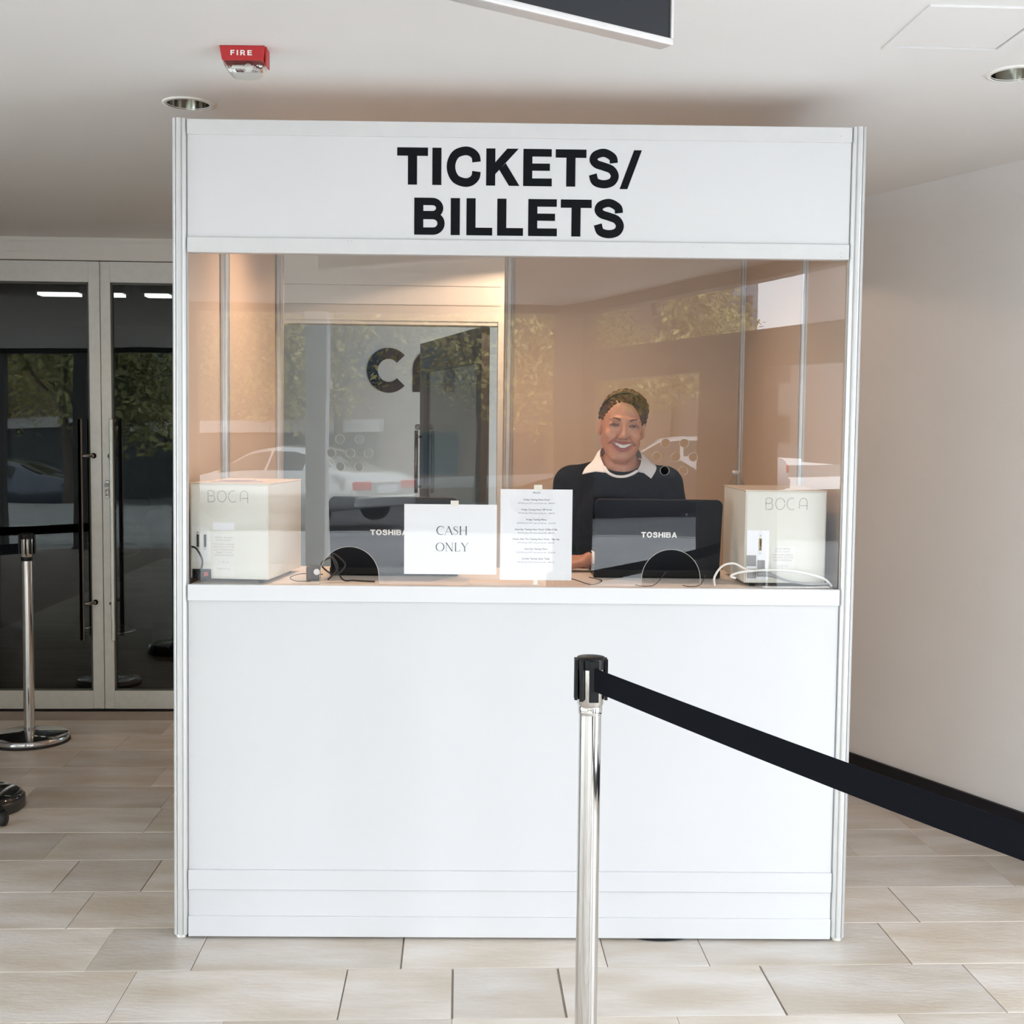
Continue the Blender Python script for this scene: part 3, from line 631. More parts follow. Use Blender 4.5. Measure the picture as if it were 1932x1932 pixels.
def ribbonbelt(name, pts, hgt, label, th=.0016):
    mb = MB(); n = len(pts); vs = []
    for i, p in enumerate(pts):
        a = Vector(pts[max(i-1, 0)]); b = Vector(pts[min(i+1, n-1)]); d = (b-a); d.z = 0; d.normalize(); nn = Vector((-d.y, d.x, 0))*th/2
        for s_, dz in ((-1, -hgt/2), (1, -hgt/2), (1, hgt/2), (-1, hgt/2)): vs.append((p[0]+nn.x*s_, p[1]+nn.y*s_, p[2]+dz))
    fs = [(i*4+j, i*4+(j+1) % 4, (i+1)*4+(j+1) % 4, (i+1)*4+j) for i in range(n-1) for j in range(4)]+[(0, 1, 2, 3), ((n-1)*4+3, (n-1)*4+2, (n-1)*4+1, (n-1)*4)]
    mb.add(vs, fs); o = mb.build(name, BELT); return tag(o, label, 'belt')
BP0 = Vector((.300, 2.668, .952)); BP1 = Vector((1.46, .35, .957))
ribbonbelt('barrier_belt', [tuple(BP0.lerp(BP1, i/24)+Vector((0, 0, -.030*math.sin(PI*i/24)))) for i in range(25)], .052, 'black retractable belt stretched from the front stanchion to the right')
t_ = BP0
MB().box(-.006, -.004, -.032, .006, .004, .032)
cl = B(.292, 2.664, .90, .312, 2.672, .992).build('belt_clip', BLACKP); cl.parent = st1; cl.location = (-S1[0], -S1[1], 0)
st3 = stanchion((1.478, .318, 0), 'chrome belt stanchion outside the right edge holding the belt end', {'slots': [math.radians(a) for a in (120, 30, -60, 210)]})
ribbonbelt('barrier_belt', [(-2.07-.08*i, 5.83-.012*i, .925-.05*math.sin(PI*i/26)) for i in range(26)], .050, 'black belt running left from the stanchion by the glass doors')
st4 = stanchion((-4.12, 5.53, 0), 'chrome belt stanchion outside the left edge by the doors', {'slots': [0, PI]})
# third base at the left edge, with caster
t = thing('rolling_stand', 'black round stand base with caster at the left edge of the floor', 'stand', (-1.895, 4.79, 0))
MB().lathe([(0, .03), (.165, .03), (.18, .035), (.176, .055), (.16, .062), (.04, .075), (0, .075)], n=56).build('base', mat('black_lacquer', (.008, .009, .01), .08, coat=.8), t)
MB().lathe([(.182, .0), (.187, .004), (.186, .04), (.18, .045)], n=56).build('skirt', mat('dark_skirt', (.03, .03, .028), .3), t)
MB().cyl((0, 0, .07), (0, 0, 1.0), .0255, n=32).build('pole', BLACKP, t)
cs = MB().lathe([(0, -.012), (.018, -.014), (.025, -.010), (.027, 0), (.025, .010), (.018, .014), (0, .012)], (.19, -.215, .027), 28, 'x').build('caster', GASK, t)
MB().tube([(.10, -.11, .045), (.16, -.18, .06), (.185, -.21, .05)], [.014, .014, .012], 10).build('caster_arm', BLACKP, t)
MB().lathe([(0, -.034), (.018, -.036), (.026, -.030), (.026, -.018), (.018, -.016), (0, -.018)], (.19, -.215, .027), 28, 'x').build('wheel', BLACKP, cs)
# black disc peeking out under the booth front
t = thing('weight_plate', 'black round base disc peeking out from under the booth front', 'base disc', BW(1.418, .16, 0), BA)
MB().lathe([(0, 0), (.176, 0), (.182, .003), (.180, .0055), (.166, .006), (.160, .005), (0, .005)], n=64).build('disc', BLACKP, t)
MB().lathe([(0, .0052), (.15, .0054), (.14, .006), (0, .006)], n=48).build('inlay', mat('disc_inlay', (.16, .16, .15), .5), t)

# ------------------------------------------------------------------ fire strobe
t = thing('fire_strobe', 'red and clear FIRE alarm strobe fixed to the ceiling', 'alarm', (-.565, 3.232, CZ), math.radians(-2))
RED = mat('alarm_red', (.45, .022, .025), .4)
MB().prism([(-.0585, 0), (.0585, 0), (.054, -.037), (-.0515, -.037)], 'y', -.012, .045).build('housing', RED, t, .002)
B(.0575, .0, -.046, .0605, .045, 0).build('side_plate', RED, t)
lens = MB()
pts = [(-.050, -.037), (.052, -.037), (.050, -.048), (.042, -.060), (.028, -.067), (0, -.069), (-.028, -.067), (-.040, -.060), (-.047, -.049)]
lens.prism(pts, 'y', -.010, .06); lens.build('lens', thin_glass('lens_clear', (.9, .9, .88), 1.5), t, .003, seg=2)
B(-.045, .030, -.056, .045, .036, -.037).build('reflector', mat('lens_reflector', (.8, .8, .8), .15, .9, bump=1.0, bscale=60), t)
MB().cyl((-.03, .015, -.047), (.025, .015, -.047), .005, n=12).build('flash_tube', mat('tube_white', (.8, .8, .78), .2), t)
MB().lathe([(0, -.008), (.010, -.008), (.010, .006), (0, .006)], (.012, .014, -.050), 16, 'y').build('bulb', mat('tube_white', (.8, .8, .78), .2), t)
lettering('fire_lettering', 'FIRE', -.029, -.0255, .026, -.0125, -.0126, mat('letter_white', (.85, .83, .8), .5), t, gap=.38, label='white letters FIRE')

# ------------------------------------------------------------------ hanging black sign
pa, pb = Vector((.376, 2.251, 2.2)), Vector((-.005, 2.025, 2.2)); d = (pb-pa).normalized()
t = thing('hanging_sign', 'black hanging sign panel with a silver frame, cut by the top edge', 'sign', pa, math.atan2(-d.y, -d.x))
Ls = 1.3
B(-Ls, -.006, .012, -.006, .022, .232).build('panel', mat('sign_black', (.006, .008, .012), .35), t)
FR = mat('silver_frame', (.78, .77, .76), .28, .6)
B(-Ls, -.010, 0, 0, .026, .012).build('bottom_rail', FR, t, .003, seg=2); B(-.006, -.010, .012, 0, .026, .232).build('end_rail', FR, t, .001)
B(-Ls, -.010, .232, 0, .026, .244).build('top_rail', FR, t, .003)
for x in (-.15, -Ls+.15): MB().cyl((x, .008, .244), (x, .008, CZ-2.2), .004, n=10).build('hanging_rod', STEEL, t)

# ------------------------------------------------------------------ people: signed-distance bodies turned into one continuous surface
import openvdb
class SDF:
    def __init__(s, lo, hi, h):
        s.h = h; s.lo = np.array(lo, np.float32); s.n = [int(math.ceil((b-a)/h))+1 for a, b in zip(lo, hi)]
        s.D = np.full(s.n, .06, np.float32)
    def _blk(s, lo, hi):
        i0 = [max(0, int((a-l)/s.h)) for a, l in zip(lo, s.lo)]; i1 = [min(n, int((b-l)/s.h)+2) for b, l, n in zip(hi, s.lo, s.n)]
        if any(b <= a for a, b in zip(i0, i1)): return None
        sl = tuple(slice(a, b) for a, b in zip(i0, i1))
        X, Y, Z = np.meshgrid(*[(np.arange(a, b)*s.h+l).astype(np.float32) for a, b, l in zip(i0, i1, s.lo)], indexing='ij')
        return sl, X, Y, Z
    def comb(s, sl, d, k, sub=False):
        A = s.D[sl]
        if sub: d = -d; h = np.clip(.5-.5*(d-A)/k*-1, 0, 1) if False else np.clip(.5+.5*(d-A)/k, 0, 1); s.D[sl] = A*(1-h)+d*h+k*h*(1-h)
        else: h = np.clip(.5+.5*(A-d)/k, 0, 1); s.D[sl] = A*(1-h)+d*h-k*h*(1-h)
    def ell(s, c, r, k=.02, sub=False, rot=None):
        m = max(r)+.07; b = s._blk([v-m for v in c], [v+m for v in c])
        if b is None: return s
        sl, X, Y, Z = b; X = X-c[0]; Y = Y-c[1]; Z = Z-c[2]
        if rot is not None:
            R = np.array(rot.transposed()); X, Y, Z = [R[i][0]*X+R[i][1]*Y+R[i][2]*Z for i in range(3)]
        k0 = np.sqrt((X/r[0])**2+(Y/r[1])**2+(Z/r[2])**2)+1e-6; k1 = np.sqrt((X/r[0]**2)**2+(Y/r[1]**2)**2+(Z/r[2]**2)**2)+1e-6
        s.comb(sl, k0*(k0-1)/k1, k, sub); return s
    def cone(s, a, b_, ra, rb, k=.02, sub=False, fl=1.0):
        m = max(ra, rb)+.07; b = s._blk([min(p, q)-m for p, q in zip(a, b_)], [max(p, q)+m for p, q in zip(a, b_)])
        if b is None: return s
        sl, X, Y, Z = b; ax = np.array(b_, float)-np.array(a, float); L2 = float(ax@ax)+1e-9
        X = X-a[0]; Y = Y-a[1]; Z = Z-a[2]; t = np.clip((X*ax[0]+Y*ax[1]+Z*ax[2])/L2, 0, 1)
        d = np.sqrt((X-t*ax[0])**2+((Y-t*ax[1])/fl)**2+(Z-t*ax[2])**2)-(ra+(rb-ra)*t)
        s.comb(sl, d.astype(np.float32), k, sub); return s
    def chain(s, pts, rs, k=.02, fl=1.0):
        for i in range(len(pts)-1): s.cone(pts[i], pts[i+1], rs[i], rs[i+1], k, fl=fl)
        return s
    def cut(s, p, n):      # keep the side where (x-p).n < 0
        b = s._blk(s.lo, [l+c*s.h for l, c in zip(s.lo, s.n)]); sl, X, Y, Z = b
        s.D[sl] = np.maximum(s.D[sl], (X-p[0])*n[0]+(Y-p[1])*n[1]+(Z-p[2])*n[2]); return s
    def mesh(s, name, iso=0.0):
        g = openvdb.FloatGrid(.06); g.copyFromArray(s.D.astype(np.float32)); pts, q = g.convertToQuads(isovalue=iso)
        pts = pts*s.h+s.lo
        me = bpy.data.meshes.new(name); me.from_pydata(pts.tolist(), [], q.tolist()); me.update()
        bm = bmesh.new(); bm.from_mesh(me)
        for _ in range(2): bmesh.ops.smooth_vert(bm, verts=bm.verts, factor=.4, use_axis_x=True, use_axis_y=True, use_axis_z=True)
        bmesh.ops.recalc_face_normals(bm, faces=bm.faces)
        for f in bm.faces: f.smooth = True
        bm.to_mesh(me); bm.free(); return me

HC = Vector((.006, .0, 1.522)); HR = Matrix.Rotation(math.radians(4.5), 3, 'Y')      # head centre and roll
def hp(x, y, z): v = HC+HR@Vector((x, y, z)); return (v.x, v.y, v.z)
def head(S):
    R = HR
    S.ell(hp(0, .018, .032), (.071, .092, .080), .02, rot=R)
    S.ell(hp(0, -.020, -.022), (.0605, .067, .094), .022, rot=R)
    S.ell(hp(0, -.055, -.098), (.024, .024, .019), .03, rot=R)
    for s in (-1, 1):
        S.cone(hp(s*.046, .0, -.055), hp(s*.015, -.056, -.102), .018, .013, .028)
        S.ell(hp(s*.038, -.062, -.032), (.022, .021, .020), .014, rot=R)
        S.ell(hp(s*.029, -.083, .020), (.024, .010, .007), .014, rot=R)
        S.ell(hp(s*.034, -.101, .001), (.0175, .017, .0105), .012, sub=True, rot=R)
        S.ell(hp(s*.0335, -.070, -.0005), (.0165, .0155, .0120), .004, rot=R)
        S.cone(hp(s*.0115, -.092, -.040), hp(s*.010, -.098, -.037), .0065, .0065, .006)
    S.cone(hp(0, -.088, .008), hp(0, -.106, -.030), .0065, .0095, .012)
    S.ell(hp(0, -.108, -.034), (.0105, .010, .009), .008, rot=R)
    for s in (-1, 1): S.ell(hp(s*.0055, -.107, -.045), (.0032, .006, .003), .003, sub=True, rot=R)
    # open smile: cavity below the upper lip, corners lifted
    for x in np.linspace(-.038, .038, 11):
        S.ell(hp(x, -.090+x*x*12, -.069+x*x*9), (.008, .013, .0080*(1-(x/.048)**2)+.0012), .003, sub=True, rot=R)
    for s in (-1, 1):
        S.cone(hp(s*.026, -.090, -.036), hp(s*.050, -.064, -.062), .0035, .003, .010)
        S.ell(hp(s*.0725, .006, -.010), (.010, .017, .030), .006, rot=R@Matrix.Rotation(math.radians(12*s), 3, 'Z'))
        S.ell(hp(s*.081, -.002, -.008), (.0035, .008, .016), .004, sub=True, rot=R)
def hand(S, wrist, dirv, up, size=1.0, curl=.35, thumb=1):
    """palm, four separate bent fingers and a side thumb"""
    d = Vector(dirv).normalized(); u = Vector(up); u = (u-d*u.dot(d)).normalized(); sd = d.cross(u).normalized(); w0 = Vector(wrist)
    for q in (-.027, -.009, .009, .027): S.cone(tuple(w0+d*.010+sd*q*.55), tuple(w0+d*.082+sd*q), .0135, .0115, .008)
    for q, L_, r in ((-.030, .058, .0072), (-.010, .072, .0080), (.010, .077, .0082), (.029, .070, .0080)):
        b = w0+d*.086+sd*q*1.02; a = 0.; pts = [b]
        for i, fr in enumerate((.45, .30, .25)):
            a += curl*(.6+.5*i); pts.append(pts[-1]+(d*math.cos(a)-u*math.sin(a)+sd*q*.9)*L_*fr*size)
        S.chain([tuple(p) for p in pts], [r, r*.95, r*.88, r*.78], .003)
    tb = w0+d*.030+sd*.030*thumb; t1 = tb+d*.026+sd*.024*thumb-u*.008; t2 = t1+d*.030+sd*.006*thumb-u*.008; t3 = t2+d*.022-u*.004
    S.chain([tuple(w0+d*.018+sd*.018*thumb), tuple(t1), tuple(t2), tuple(t3)], [.013, .0108, .0095, .008], .005)
def torso(S, o, arms):
    S.ell((0, .02, 1.22), (.150+o, .098+o, .17+o), .05); S.ell((0, .02, 1.02), (.128+o, .088+o, .16), .06)
    for s in (-1, 1):
        S.cone((0, .025, 1.355), (s*.155, .03, 1.325), .052+o, .048+o, .045); S.ell((s*.06, -.055, 1.225), (.058+o, .05+o, .058+o), .04)
        S.ell((s*.045, .02, .90), (.105+o, .10+o, .13), .06)
    for (sh, el, wr) in arms: S.chain([sh, el, wr], [.050+o, .040+o, .028+o], .02)
def make_person(name, label, loc, rz, arms, hands, h, bounds, mats_, detail):
    t = thing(name, label, 'person', loc, rz)
    S = SDF(bounds[0], bounds[1], h)
    head(S)
    S.chain([(.006, .022, 1.45), (.002, .030, 1.36)], [.048, .055], .03); torso(S, 0, arms)
    for s in (-1, 1):
        S.chain([(s*.085, .02, .90), (s*.09, .0, .50), (s*.095, .03, .10)], [.088, .056, .038], .03)
        S.cone((s*.095, .045, .045), (s*.105, -.115, .03), .036, .028, .02)
    for (wr, dr, up, cu, th) in hands: hand(S, wr, dr, up, 1.0, cu, th)
    body = obj('body', S.mesh('body'), mats_['skin'], t)
    T = SDF(bounds[0], (bounds[1][0], bounds[1][1], 1.47), h); torso(T, .010, [(a, b, tuple(Vector(c)+(Vector(b)-Vector(c)).normalized()*.025)) for a, b, c in arms])
    T.cut((0, 0, .88), (0, 0, -1))
    # neck opening, lower at the front
    T.ell((.004, -.006, 1.452), (.090, .100, .094), .006, sub=True)
    obj('sweater', T.mesh('sweater'), mats_['top'], t)
    Q = SDF((-.3, -.25, .06), (.3, .25, 1.05), max(h, .006))
    for s in (-1, 1):
        Q.ell((s*.045, .02, .90), (.118, .112, .14), .06); Q.chain([(s*.085, .02, .90), (s*.09, .0, .50), (s*.095, .03, .09)], [.100, .072, .060], .02)
    Q.cut((0, 0, 1.0), (0, 0, 1)); Q.cut((0, 0, .09), (0, 0, -1)); obj('trousers', Q.mesh('trousers'), mats_['legs'], t)
    Q = SDF((-.2, -.25, -.01), (.2, .15, .16), .005)
    for s in (-1, 1): Q.cone((s*.095, .045, .040), (s*.107, -.125, .030), .044, .034, .02); Q.cone((s*.095, .03, .05), (s*.095, .035, .11), .044, .042, .02)
    Q.cut((0, 0, .0), (0, 0, -1)); obj('shoes', Q.mesh('shoes'), mats_['legs'], t)
    return t
def skin_mat(name, col, dark):
    m = mat(name, col, .48, var=.12, vscale=30, bump=.03, bscale=250)
    m.node_tree.nodes['Principled BSDF'].inputs['Subsurface Weight'].default_value = .12
    m.node_tree.nodes['Principled BSDF'].inputs['Subsurface Radius'].default_value = (.012, .005, .003)
    return m
SK = skin_mat('skin', (.57, .275, .175), None)
ARMS = [((-.162, .03, 1.322), (-.195, .045, 1.08), (-.19, -.03, .85)), ((.162, .03, 1.322), (.205, -.05, 1.10), (-.112, -.198, 1.083))]
HANDS = [((-.19, -.035, .845), (.1, -.35, -1), (1, 0, 0), .3, 1), ((-.120, -.199, 1.082), (-1, -.12, -.10), (0, -.35, 1), .28, 1)]
PM = dict(skin=SK, top=mat('black_knit', (.005, .005, .008), .9, bump=.25, bscale=260, spec=.1), legs=mat('dark_trouser', (.015, .015, .018), .85))
clerk = make_person('person', 'smiling person with swept-back brown hair, black sweater and white collar behind the glass', BW(1.335, .62, 0), BA, ARMS, HANDS, .0034,
                    ((-.30, -.36, -.005), (.31, .16, 1.665)), PM, True)
# --- head details, all set in head space
def hmesh(mb, name, m, parent, **k):
    return mb.build(name, m, parent, xf=lambda x, y, z: hp(x, y, z), **k)
# hair: a shell over the cranium, combed back, with a fuller side and a low knot
S = SDF((-.15, -.14, 1.36), (.17, .20, 1.68), .0034); R = HR
S.ell(hp(.002, .026, .038), (.0775, .098, .0835), .02, rot=R)
S.ell(hp(.022, .015, .058), (.064, .075, .062), .02, rot=R)
S.ell(hp(.070, .022, .005), (.014, .035, .048), .012, rot=R); S.ell(hp(-.062, .020, .028), (.016, .035, .030), .012, rot=R)
S.ell(hp(.0, .105, -.02), (.045, .04, .045), .02, rot=R)
S.ell(hp(-.004, -.088, -.022), (.0775, .080, .107), .006, sub=True, rot=R)
S.ell(hp(0, -.02, -.098), (.085, .075, .062), .015, sub=True, rot=R)
for s_ in (-1, 1): S.ell(hp(s_*.080, .002, -.014), (.018, .027, .036), .006, sub=True, rot=R)
hm = S.mesh('hair'); inv = HR.transposed()
for v in hm.vertices:
    q = inv@(v.co-HC); a = math.atan2(q.x, q.z+.02)
    v.co += (v.co-HC).normalized()*(.0014*math.sin(a*46+q.y*30)+.0022*math.sin(q.y*120+a*9)*max(0, q.z*14))
HAIR = mat('brown_hair', (.11, .045, .015), .55, vscale=60, col2=(.008, .005, .003), stretch=(1, .25, 1), bump=.5, bscale=180, spec=.2)
obj('hair', hm, HAIR, clerk)
# plaited band over the front of the hair
mb = MB()
for i in range(23):
    a = math.radians(-62+i*110/22); x = .002+.072*math.sin(a); z = .040+.0755*math.cos(a); y = -.036+.030*abs(math.sin(a))
    mb.lathe([(0, -.006), (.0062, -.0035), (.0075, 0), (.0062, .0035), (0, .006)], (x, y, z), 10, 'x')
hmesh(mb, 'plaited_band', mat('hair_light', (.26, .13, .045), .45, vscale=120, col2=(.07, .035, .015), bump=.6, bscale=200), clerk)
hb = [(.002+.0775*math.sin(math.radians(a_)), -.056+.046*abs(math.sin(math.radians(a_)))**1.5, .040+.0700*math.cos(math.radians(a_))) for a_ in range(-84, 85, 7)]
hmesh(MB().tube(hb, .0026, 8), 'headband', mat('band_black', (.006, .006, .007), .5, spec=.2), clerk)
for s in (-1, 1):
    e = MB().lathe([(.0118*math.sin(PI*i/14), -.0118*math.cos(PI*i/14)) for i in range(15)], (s*.0335, -.0765, .0000), 24, 'y')
    eo = hmesh(e, 'eye', mat('eye_white', (.50, .44, .40), .15), clerk)
    hmesh(MB().lathe([(0, -.0127), (.0054, -.0119), (.0060, -.0104)], (s*.0335-.0005, -.0765, -.0003), 20, 'y'), 'iris', mat('iris_brown', (.06, .035, .02), .1), eo)
    lid = catmull([(s*.0335-.0155, -.083, -.0012), (s*.0335-.008, -.0900, .0036), (s*.0335, -.0912, .0050), (s*.0335+.008, -.0900, .0036), (s*.0335+.0155, -.083, -.0012)], 5)
    hmesh(MB().tube(lid, .0024, 8), 'eyelid', mat('lid_skin', (.22, .09, .06), .5), clerk)
    lid = catmull([(s*.0335-.0145, -.083, -.0025), (s*.0335, -.0903, -.0052), (s*.0335+.0145, -.083, -.0025)], 6)
    hmesh(MB().tube(lid, .0022, 8), 'eyelid', mat('lid_low', (.42, .2, .14), .5), clerk)
    br = catmull([(s*.016, -.0955, .0175), (s*.028, -.0965, .0222), (s*.041, -.088, .0225), (s*.050, -.076, .0165)], 6)
    hmesh(MB().tube(br, [.0034-.0020*i/(len(br)-1) for i in range(len(br))], 8, flat=1.0), 'eyebrow', mat('brow_hair', (.07, .035, .018), .7), clerk)
LIP = mat('lip_rose', (.40, .12, .10), .35)
up = [(x, -.0990+x*x*13.5, -.0590+x*x*6.5-.0012*math.cos(x*200)) for x in np.linspace(-.043, .043, 17)]
lo = [(x, -.0970+x*x*12.5, -.0815+x*x*17.5) for x in np.linspace(-.043, .043, 17)]
hmesh(MB().tube(up, [.0012+.0022*math.sin(PI*i/16) for i in range(17)], 8), 'upper_lip', LIP, clerk)
hmesh(MB().tube(lo, [.0012+.0034*math.sin(PI*i/16) for i in range(17)], 8), 'lower_lip', LIP, clerk)
tt = MB()
for i in range(12):
    x = -.0319+.0058*i; w_ = .00275; y = -.0925+x*x*14; z1 = -.0580+x*x*6.5; z0 = z1-(.0155 if 3 < i < 8 else .0135)+x*x*8
    tt.box(x-w_, y, z0, x+w_, y+.005, z1)
hmesh(tt, 'teeth', mat('tooth_white', (.82, .78, .72), .25), clerk)
# white shirt collar
keys_in = [(-.044, -.078, 1.366), (-.058, -.048, 1.392), (-.066, .000, 1.425), (-.052, .055, 1.448), (0, .085, 1.455), (.060, .055, 1.448), (.074, .000, 1.425), (.066, -.048, 1.394), (.050, -.078, 1.372)]
keys_out = [(-.132, -.088, 1.362), (-.118, -.050, 1.382), (-.092, .000, 1.402), (-.070, .070, 1.415), (0, .102, 1.42), (.075, .070, 1.415), (.100, .000, 1.402), (.120, -.050, 1.385), (.097, -.098, 1.350)]
a_ = catmull(keys_in, 5); b_ = catmull(keys_out, 5); n = len(a_); mb = MB()
mid = [tuple((np.array(p)+np.array(q))/2+np.array([0, 0, .007])) for p, q in zip(a_, b_)]
for off in (0, -.0022):
    vs = [(p[0], p[1], p[2]+off) for p in a_]+[(p[0], p[1], p[2]+off) for p in mid]+[(p[0], p[1], p[2]+off) for p in b_]
    mb.add(vs, [(r*n+i, r*n+i+1, (r+1)*n+i+1, (r+1)*n+i) for r in (0, 1) for i in range(n-1)], True)
SHIRT = mat('white_cotton', (.84, .83, .83), .8, bump=.05, bscale=300)
mb.build('shirt_collar', SHIRT, clerk)
nb = catmull([(-.058, -.060, 1.385), (-.045, -.082, 1.366), (-.022, -.095, 1.355), (.005, -.098, 1.354), (.030, -.094, 1.361), (.052, -.082, 1.373)], 5)
MB().tube(nb, .0068, 8, flat=.6).build('shirt_band', SHIRT, clerk)
sh = Vector((-.108, -.198, 1.083))
MB().tube([tuple(sh+Vector((.016, .002, 0))), tuple(sh+Vector((0, 0, 0)))], [.0335, .033], 24).build('shirt_cuff', SHIRT, clerk)
# a second figure, built for the dark silhouette in the door glass
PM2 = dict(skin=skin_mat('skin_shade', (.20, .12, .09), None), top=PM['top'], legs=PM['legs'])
dark = make_person('person', 'dark-clothed figure in the foyer, built for a silhouette in the right glass door', (-1.86, 7.98, 0), math.radians(70),
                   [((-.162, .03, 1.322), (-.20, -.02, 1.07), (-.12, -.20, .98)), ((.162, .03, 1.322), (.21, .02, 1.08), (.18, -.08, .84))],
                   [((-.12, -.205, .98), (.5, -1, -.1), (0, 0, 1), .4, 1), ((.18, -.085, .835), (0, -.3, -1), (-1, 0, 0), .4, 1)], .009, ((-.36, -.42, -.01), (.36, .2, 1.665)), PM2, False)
S = SDF((-.15, -.14, 1.36), (.17, .20, 1.68), .006)
S.ell(hp(.002, .026, .040), (.084, .102, .087), .02, rot=R); S.ell(hp(0, .06, -.04), (.07, .05, .06), .03, rot=R); S.ell(hp(0, -.098, -.045), (.078, .075, .109), .008, sub=True, rot=R)
obj('hair', S.mesh('hair'), HAIR, dark)

# ------------------------------------------------------------------ the glazed entrance front and the street behind the camera (seen reflected in the glass)
PTINT = thin_glass('tinted_pane', (.80, .82, .81), 1.5); BRZ = mat('bronze_frame', (.03, .028, .026), .4, .2); CONC = mat('concrete', (.42, .42, .41), .8, var=.15, vscale=3, bump=.1, bscale=60)
struct(B(-9, -2.56, 2.42, .42, -2.44, 2.85).build('trim_9', BRZ))
wall_strip('trim_10', BRZ, (.42, -2.50), (2.81, 2.59), 2.48, 2.85, .06, 1)
def column(x, m, lab):
    t = thing('column', lab, 'column', (x, -2.43, 0), 0, 'columns of the open front')
    B(-.085, -.085, .0, .085, .085, 2.42).build('shaft', m, t, .006); B(-.10, -.10, 0, .10, .10, .03).build('base_plate', m, t, .003)
column(-1.48, mat('pale_column', (.82, .82, .84), .5), 'pale square column left of the camera, reflected in the booth window')
column(-5.72, mat('dark_column', (.12, .12, .12), .5), 'dark square column furthest left in the open front'); column(-4.70, MATS['dark_column'], 'dark square column second from the left in the open front')
gw = struct(thing('window_1', 'dark framed glazed entrance wall to the right of the camera', 'window', (.42, -2.50, 0), math.atan2(.905, .425)))
GL = 5.62
for z0, z1, nm in ((2.40, 2.48, 'head_rail'), (1.88, 2.11, 'transom'), (0, .10, 'sill_rail')): B(0, -.05, z0, GL, .05, z1).build(nm, BRZ, gw)
for a, b in ((-.03, .42), (2.05, 2.72), (3.55, 3.95), (5.5, 5.62)): B(a, -.055, 0, b, .055, 1.9 if .5 < a < 3 else 2.48).build('mullion', BRZ, gw)  # last bay, out of view, left open to brighten the right wall
wl = struct(thing('dimming_window', 'tinted framed panes added left of the pale column to dim the daylight', 'window', (-9, -2.5, 0)))  # panes added to cut daylight reaching the left rear
for x in (0, 1.6, 2.9, 4.6, 5.9, 6.5): B(x, -.04, 0, x+.07, .04, 2.42).build('mullion', BRZ, wl)
for a, b in ((.07, 1.6), (1.67, 2.9), (2.97, 4.6), (4.67, 5.9), (5.97, 6.5)): B(a, -.003, 0, b, .003, 2.42).build('pane', PTINT, wl)
struct(B(-3.55, 3.7, 0, -3.45, 6.48, CZ).build('light_block_wall', mat('grey_wall', (.30, .29, .27), .8)))  # unseen wall added to keep light off the left rear floor
# paving, kerb, road
pv = struct(MB().box(-40, -10.5, -.3, 40, -2.53, -.008).build('pavement', mat('pale_paving', (.46, .46, .45), .75, var=.18, vscale=1.2, bump=.1, bscale=30)))
for r in range(6):
    for c in range(16):
        x = -8+c*.9+(r % 2)*.45; y = -3.05-r*.62
        B(x+.006, y-.61, -.008, x+.894, y-.006, -.001+.001*((r*7+c*3) % 3)).build('paver', mat('paver%d' % ((r*5+c*3) % 3), [(.48, .48, .465), (.41, .41, .40), (.53, .525, .51)][(r*5+c*3) % 3], .7, var=.08, vscale=6), pv)
struct(MB().box(-40, -10.7, -.5, 40, -10.5, .0).build('kerb', CONC))
road = struct(MB().add([(-60, -10.7, -2.9), (50, -10.7, 1.9), (50, -26, 1.9), (-60, -26, -2.9)], [(0, 1, 2, 3)]).build('road', mat('asphalt', (.17, .17, .17), .85, var=.3, vscale=2)))
road_z = lambda x: -.28+.0436*(x+0)
struct(MB().add([(-60, -26, -2.6), (50, -26, 2.2), (50, -34, 2.2), (-60, -34, -2.6)], [(0, 1, 2, 3)]).build('pavement.001', MATS['pale_paving']))
struct(B(-70, -60, -3.2, 60, -34, -2.9).build('ground', mat('ground_far', (.15, .16, .1), .9)))
